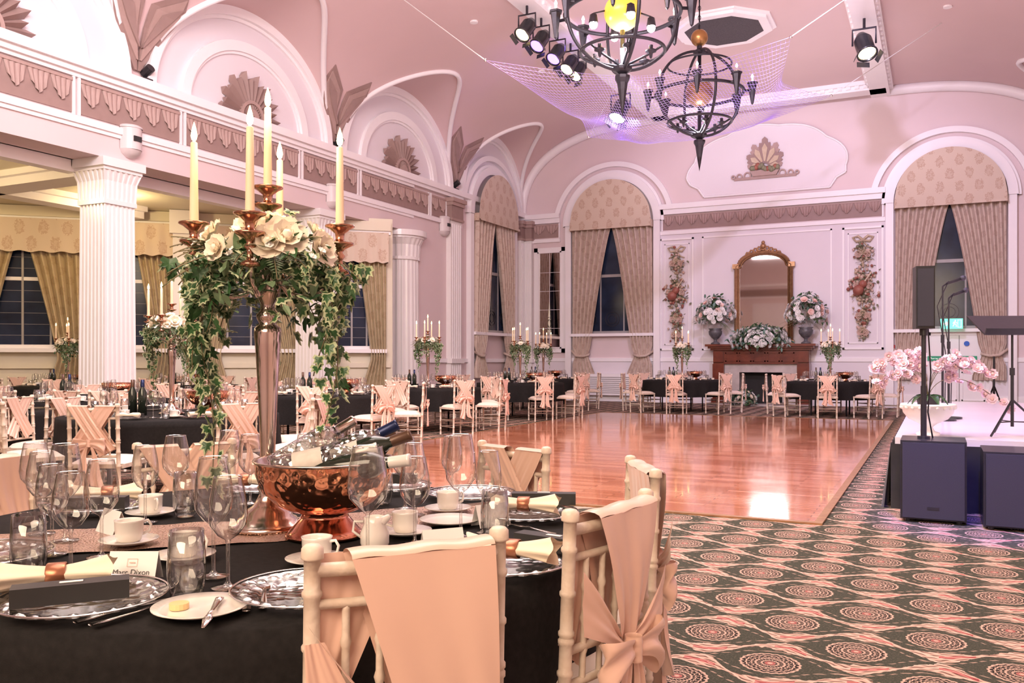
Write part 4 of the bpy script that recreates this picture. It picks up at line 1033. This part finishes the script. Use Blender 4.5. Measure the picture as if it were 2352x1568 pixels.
# ---------------------------------------------------------------- chandeliers
def chandelier(x,y,z,lit):
    b=MB(); R_=.80
    def circ(ax,r_,zc=0,tilt=0,tk=.018,fl=1.0):
        pts=[]
        for i in range(61):
            a=2*pi*i/60
            if ax=='z': pts.append((r_*cos(a),r_*sin(a),zc))
            else: pts.append((r_*cos(a)*cos(tilt),r_*cos(a)*sin(tilt),r_*sin(a)))
        b.tube(pts,tk,iron,8,False,fl)
    for t in (0,90): circ('m',R_,0,math.radians(t+35),.026)
    circ('z',R_+.01,.0,0,.030); circ('z',R_*.74,-.54,0,.024); circ('z',R_*.74,.54,0,.018)
    b.tube([(0,0,-.80),(0,0,1.0)],.035,iron,8)
    b.lathe([(.001,-1.46),(.03,-1.3),(.08,-.98),(.11,-.92),(.11,-.88),(.05,-.86),(.14,-.80),(.14,-.76),(.05,-.72)],iron,n=8,smooth=False)
    b.lathe([(.04,.72),(.12,.76),(.12,.80),(.05,.84),(.05,.92)],iron,n=8,smooth=False)
    b.sphere(.26,ballit if lit else ball,(0,0,.02),24,14); b.sphere(.16,ball,(0,0,1.05),20,12)
    b.tube([(0,0,1.2),(0,0,ZC-z-.03)],.014,iron,6)
    for k in range(int((ZC-z-1.25)/.09)): 
        M0=b.M; b.M=T(0,0,1.25+k*.09)@RZ(90*(k%2)); b.ring(.03,.05,.02,.04,0,-.006,.006,iron,0,360,10); b.M=M0
    for k in range(8):
        a=2*pi*k/8+.2; ex=R_+.16; c_,s_=cos(a),sin(a)
        b.tube([(R_*c_,R_*s_,0),(ex*c_,ex*s_,-.02)],.024,iron,6)
        b.lathe([(.001,-.28),(.025,-.25),(.08,.10),(.10,.105),(.10,.135),(.03,.135)],iron,(ex*c_,ex*s_,0),6,False)
        b.lathe([(.022,.13),(.022,.22)],petal,(ex*c_,ex*s_,0),8); b.lathe([(.018,.22),(.026,.245),(.014,.28),(.001,.30)],bulb,(ex*c_,ex*s_,0),8)
    for k in range(6):
        a=2*pi*k/6; c_,s_=cos(a),sin(a); q=R_*.72
        b.lathe([(.001,-.08),(.02,-.06),(.03,.0),(.08,.02),(.08,.04),(.03,.04),(.03,.11)],iron,(q*.72*c_,q*.72*s_,-.62),8); b.tube([(q*c_,q*s_,-.54),(q*.72*c_,q*.72*s_,-.62),(.05*c_,.05*s_,-.74)],.018,iron,6)
    if lit:
        for k in range(4):
            a=2*pi*k/4+.6; b.sphere(.06,lampw,(.42*cos(a),.42*sin(a),-.18),10,6); b.lathe([(.07,0),(.05,.12),(.02,.14)],iron,(.42*cos(a),.42*sin(a),-.16),10); b.tube([(.42*cos(a),.42*sin(a),-.02),(0,0,.1)],.012,iron,5)
    b.obj('armillary_chandelier',(x,y,z))
x1,y1=C(1.56,12.3); chandelier(x1,y1,6.08,True)
x2,y2=C(3.53,16.4); chandelier(x2,y2,6.2,False)
b=MB(); b.M=T(-3.9,17.9,ZC)
o8=[(cos(pi/8+k*pi/4),sin(pi/8+k*pi/4)) for k in range(8)]
b.prismz([(x*.98,y*.98) for x,y in o8],-.10,0,white); b.prismz([(x*1.06,y*1.06) for x,y in o8],-.04,0,white); b.prismz([(x*.80,y*.80) for x,y in o8],-.105,-.10,vent); b.obj('octagonal_ceiling_vent')
def parcan(loc,az,tilt,m,s=1.0):
    b=MB(); b.tube([(0,0,0),(0,0,-.14*s)],.02*s,iron,6); 
    b.tube([(-.15*s,0,-.36*s),(-.15*s,0,-.14*s),(.15*s,0,-.14*s),(.15*s,0,-.36*s)],.015*s,iron,6)
    b.M=T(0,0,-.36*s)@RZ(az)@RX(tilt)
    b.lathe([(.001,.2*s),(.06*s,.19*s),(.12*s,.08*s),(.12*s,-.16*s),(.14*s,-.17*s),(.14*s,-.19*s),(.12*s,-.19*s)],blackpl,n=20); b.lathe([(.001,-.165*s),(.115*s,-.165*s)],m,n=20)
    for q in (0,1,3):
        M0=b.M; b.M=M0@RZ(q*90)@T(0,.14*s,-.19*s)@RX(25); b.box(-.09*s,.09*s,0,.006*s,-.07*s,0,blackpl); b.M=M0
    return b.obj('stage_spotlight',loc)
bx=XL+CW+.15
for (yy_,m_) in ((14.7,lampwarm),(15.35,lampp),(16.15,lampp),(16.85,lampwarm),(17.3,lampwarm)): parcan((bx,yy_,ZC-.22),-20,-38,m_,1.15)
bx2=XR-CW-.15
parcan((bx2,18.1,ZC-.22),30,-30,lampwarm,1.4); parcan((.5,13.0,ZC-.05),30,-20,lampwarm,1.2)
lx,ly=C(2.12,17.0); b=parcan((lx,ly,6.55),-20,-30,lampw,1.3)
b=MB(); b.tube([(0,0,0),(0,0,ZC-6.55)],.01,iron,5); b.obj('spotlight_drop_cable',(lx,ly,6.55))
A=[(C(-.46,15),6.35),(C(4.8,15),6.75),(C(6.6,18),6.65),(C(1.6,18.2),5.85)]
b=MB(); P4=[Vector((*p,z)) for p,z in A]
def nf(u,v):
    p=P4[0]*(1-u)*(1-v)+P4[1]*u*(1-v)+P4[2]*u*v+P4[3]*(1-u)*v
    c_=Vector((0,0,0)); 
    for q in P4: c_+=q*.25
    pin=1-.22*(sin(u*pi)*(1-sin(v*pi))+sin(v*pi)*(1-sin(u*pi)))
    p=c_+(p-c_)*pin
    p=p-Vector((0,0,1))*(.9*4*u*(1-u)*(.35+.3*v)+.25*sin(v*pi)+.12*sin(u*14+v*5)*sin(v*pi))
    q=Vector((0,.35*sin(u*9),0)); return tuple(p+q*sin(v*pi))
netm=mat('net_cord',(.66,.56,.90),.5,col2=(.45,.28,.88),ns=1.2)  # purple light falling on the net is put into the cord colour
b.grid(nf,80,40,netm)
o=b.obj('ceiling_net'); wf=o.modifiers.new('w','WIREFRAME'); wf.thickness=.006; wf.use_replace=True
b=MB()
tops=[(XL+2.5,13.0,7.75),(-.9,16.5,ZC-.1),(.1,19.5,7.95),(-7.0,20.2,7.9)]
for p,t in zip(P4,tops): b.tube([tuple(p),t],.009,petalw,5); b.sphere(.03,steel,tuple(p),6,4)
b.obj('net_tie_cord')
# ---------------------------------------------------------------- stage & kit
b=MB(); sx0,sy0,sy1=-.30,7.7,14.6
b.box(sx0,XR-.02,sy0,sy1,.50,.57,stagetop); b.box(sx0+.04,XR-.04,sy0+.04,sy1-.04,.0,.50,soot)
def sk(u,v): return (sx0-.03+3.36*u,sy0-.03-.02*sin(u*90)*(1.2-v),.52*v)
b.grid(sk,240,3,skirt)
def sk2(u,v): return (sx0-.03-.02*sin(u*170)*(1.2-v)-.05*(1-v),sy0-.03+(sy1-sy0)*u,.52*v)
b.grid(sk2,400,3,skirt)
b.obj('stage_platform')
def subw(name,x0,x1,y0,y1,h):
    b=MB(); b.box(x0,x1,y0+.03,y1,.02,h,blackpl); b.box(x0+.015,x1-.015,y0,y0+.03,.035,h-.015,grille)
    for x in (x0+.05,x1-.05):
        for y in (y0+.06,y1-.06): b.cyl(.02,0,.02,blackpl,(x,y,0),10)
    b.box((x0+x1)/2-.04,(x0+x1)/2+.04,y0-.003,y0,.10,.12,blackpl)
    return b.obj(name)
subw('subwoofer_speaker',-.24,.20,7.06,7.55,.60); subw('subwoofer_speaker',.30,.88,6.95,7.5,.55)
b=MB(); b.cyl(.022,.60,1.0,blackpl,(0,0,0)); b.cyl(.017,1.0,1.46,blackpl); b.cyl(.045,.60,.62,blackpl)
b.box(-.065,.065,-.08,.08,1.43,1.90,blackpl); b.box(-.055,.055,-.09,-.08,1.45,1.88,grille); b.cyl(.03,1.38,1.43,blackpl)
b.tube([(.03,.0,1.45),(.05,0,1.1),(.03,0,.8),(.08,.1,.6)],.006,blackpl,5)
b.obj('column_speaker',(-.085,7.3,0),10)
def mic(x,y,z,dx,low=False):
    b=MB(); b.cyl(.13,0,.02,blackpl,n=28); b.cyl(.012,.02,z*.6,blackpl); b.cyl(.008,z*.6,z,blackpl); b.cyl(.018,z*.58,z*.64,blackpl)
    b.tube([(0,0,z),(dx*.4,0,z+.05)],.008,blackpl,6); b.tube([(dx*.3,0,z+.03),(dx*1.1,0,z+.07)],[.012,.018],blackpl,8); b.sphere(.028,grille,(dx*1.25,0,z+.08),12,8)
    b.tube([(dx*.3,.0,z+.03),(-.05,.03,z-.2),(.03,.02,z-.7),(.02,.02,.1)],.005,blackpl,5)
    b.obj('microphone_stand',(x,y,.57))
mic(.06,10.0,1.38,.15); mic(.12,10.35,1.28,.13)
b=MB()
for k in range(3): a=math.radians(90+120*k); b.tube([(0,0,.30),(.28*cos(a),.28*sin(a),.012)],.009,blackpl,6); b.tube([(0,0,.12),(.16*cos(a),.16*sin(a),.12)],.005,blackpl,5)
b.cyl(.013,.08,.55,blackpl); b.cyl(.009,.55,.86,blackpl); b.cyl(.02,.5,.56,blackpl)
b.M=T(0,0,.86)@RX(-62); b.box(-.25,.25,-.008,.004,-.06,.28,blackpl); b.box(-.25,.25,-.06,.0,-.07,-.058,blackpl)
b.obj('music_stand',(.56,8.2,.57),24)
b=MB(); 
for k in range(3): a=math.radians(30+120*k); b.tube([(0,0,.75),(.3*cos(a),.3*sin(a),.0)],.014,blackpl,6)
b.cyl(.018,.5,1.25,blackpl); b.obj('speaker_tripod',(.9,17.2,0))
r=random.Random(4); b=MB()
b.lathe([(.001,0),(.09,0),(.09,.025),(.05,.04),(.035,.07),(.05,.085),(.07,.10),(.15,.14),(.19,.19),(.20,.235),(.215,.25),(.205,.265),(.17,.24),(.001,.22)],petalw,n=40)
for k in range(20): a=2*pi*k/20; b.sphere(.018,petalw,(.20*cos(a),.20*sin(a),.235),6,4)
b.lathe([(.07,.2),(.09,.32),(.095,.33),(.001,.30)],ink,n=16)
for k in range(9):
    a=2*pi*k/9; 
    def lf(u,v,a=a):
        x=.17*v; w=(u-.5)*.07*sin(pi*min(1,v*.9+.1)); z=.31+.14*v-.22*v*v+.02*abs(u-.5)
        return (x*cos(a)-w*sin(a),x*sin(a)+w*cos(a),z)
    b.grid(lf,4,6,leafg)
for ang,L,hh in ((178,.44,.42),(165,.36,.46),(190,.30,.38),(0,.52,.40),(8,.68,.30),(-12,.42,.42),(-40,.3,.4),(120,.25,.45),(200,.50,.30)):
    a=math.radians(ang); pts=[]
    for k in range(17):
        t=k/16; pts.append((L*t*cos(a)*(t**.6),L*t*sin(a)*(t**.6),.3+hh*sin(min(1,t*1.15)*pi*.58)-.16*t*t*(1 if L<.6 else 2.2)))
    b.tube(pts,.003,vine,5)
    for k in range(6,17):
        p=pts[k]; d=(r.gauss(0,.6),-1+r.gauss(0,.4),r.gauss(.2,.4)); pp=(p[0]+r.gauss(0,.016),p[1]+r.gauss(0,.016),p[2]-.01+r.gauss(0,.02))
        flower(b,pp,r.uniform(.036,.05),d,petalo,petalp,2,5)
b.obj('orchid_in_urn',(-.06,7.98,.57),20)
b=MB()
for x,y in ((-13,6.5),(-13,8.3),(-15.8,7.5),(-13,11),(-15.6,10),(-12.6,3)): b.cyl(.07,4.19,4.23,white,(x,y,0)); b.cyl(.04,4.18,4.19,lampwarm,(x,y,0),12)
b.obj('ceiling_downlights')
b=MB()
for px,e in ((10.3,2.6),(11.8,3.2),(15.3,2.9),(17,3.3),(18.6,2.9)):
    for sg,x0 in ((1,XL),(-1,XR)): b.cyl(.08,-.03,.02,white,(x0+sg*e,px,ceilz(e,px)),14)
b.obj('ceiling_downlights')
# ---------------------------------------------------------------- lights
def area(name,loc,rot,sx,sy,e,col):
    l=bpy.data.lights.new(name,'AREA'); l.shape='RECTANGLE'; l.size=sx; l.size_y=sy; l.energy=e; l.color=col
    o=bpy.data.objects.new(name,l); bpy.context.scene.collection.objects.link(o); o.location=loc; o.rotation_euler=[math.radians(q) for q in rot]; return o
def point(name,loc,e,col,r_=.05):
    l=bpy.data.lights.new(name,'POINT'); l.energy=e; l.color=col; l.shadow_soft_size=r_
    o=bpy.data.objects.new(name,l); bpy.context.scene.collection.objects.link(o); o.location=loc; return o
def spot(name,loc,tgt,e,col,ang=60,r_=.1,bl=.6):
    l=bpy.data.lights.new(name,'SPOT'); l.energy=e; l.color=col; l.spot_size=math.radians(ang); l.spot_blend=bl; l.shadow_soft_size=r_
    o=bpy.data.objects.new(name,l); bpy.context.scene.collection.objects.link(o); o.location=loc
    o.rotation_euler=(Vector(tgt)-Vector(loc)).to_track_quat('-Z','Y').to_euler(); return o
area('ceiling_fill',(XM,14.5,5.0),(180,0,0),7,16,400,(1,.86,.88))  # unseen area light added to brighten the vault evenly from below
area('ceiling_wash',(XM+.8,5.0,7.2),(0,0,0),5,8,560,(1,.88,.80))  # added area light above the frame, shining down on the near hall
area('hall_wash',(XM-.5,4.5,7.2),(62,0,0),7,2.5,1250,(1,.87,.92))  # added out-of-frame area light, tilted to brighten the far end
area('front_warm',(-1.4,-3.4,4.4),(66,0,18),5.4,3.2,700,(1,.78,.56))  # warm fill added behind the camera, stands for no fixture
for x,y,e in ((-13.2,7.5,75),(-13.5,11.2,70),(-15.8,9,70),(-12.8,3.5,60)): point('alcove_lamp',(x,y,3.9),e,(1,.74,.38),.08)
spot('purple_stage_spot',(bx2+.3,9,7.2),(1.2,10.5,.5),1300,(.5,.3,1),70); spot('blue_speaker_spot',(.3,5.2,3.4),(.3,7.0,.25),900,(.04,.06,1),26)
spot('pink_far_spot',(bx2,14,7.4),(-2.5,D,3),1500,(.76,.66,1),75); spot('violet_spot',(bx,16,7.3),(-4.5,20,7.5),650,(.35,.2,1),70); spot('violet_ceiling_spot',(-5.0,15.5,5.6),(-7.6,19.2,8),300,(.35,.18,1),75)
spot('dance_spot',(bx,13.5,7.4),(-3.5,12,0),1300,(1,.66,.54),80)
p=C(-.69,2.46)
point('candle_light',(p[0],p[1],TZ+1.25),14,(1,.62,.3),.06)
point('chandelier_light',(x1,y1,5.6),150,(.95,.92,1),.12); point('chandelier_light',(x2,y2,5.5),80,(.95,.88,1),.12)
w=bpy.data.worlds.new('world'); bpy.context.scene.world=w; w.use_nodes=True
w.node_tree.nodes['Background'].inputs[0].default_value=(.3,.35,.5,1); w.node_tree.nodes['Background'].inputs[1].default_value=.1
# ---------------------------------------------------------------- camera
cam=bpy.data.cameras.new('camera'); co=bpy.data.objects.new('camera',cam); bpy.context.scene.collection.objects.link(co)
co.location=(0,0,1.2); co.rotation_euler=(pi/2,0,YAW); cam.sensor_width=36; cam.lens=36*2000/2352; cam.shift_y=41/2352; cam.clip_start=.05; cam.clip_end=200
bpy.context.scene.camera=co
bpy.context.scene.view_settings.view_transform='Standard'
bpy.context.scene.view_settings.exposure=-.28
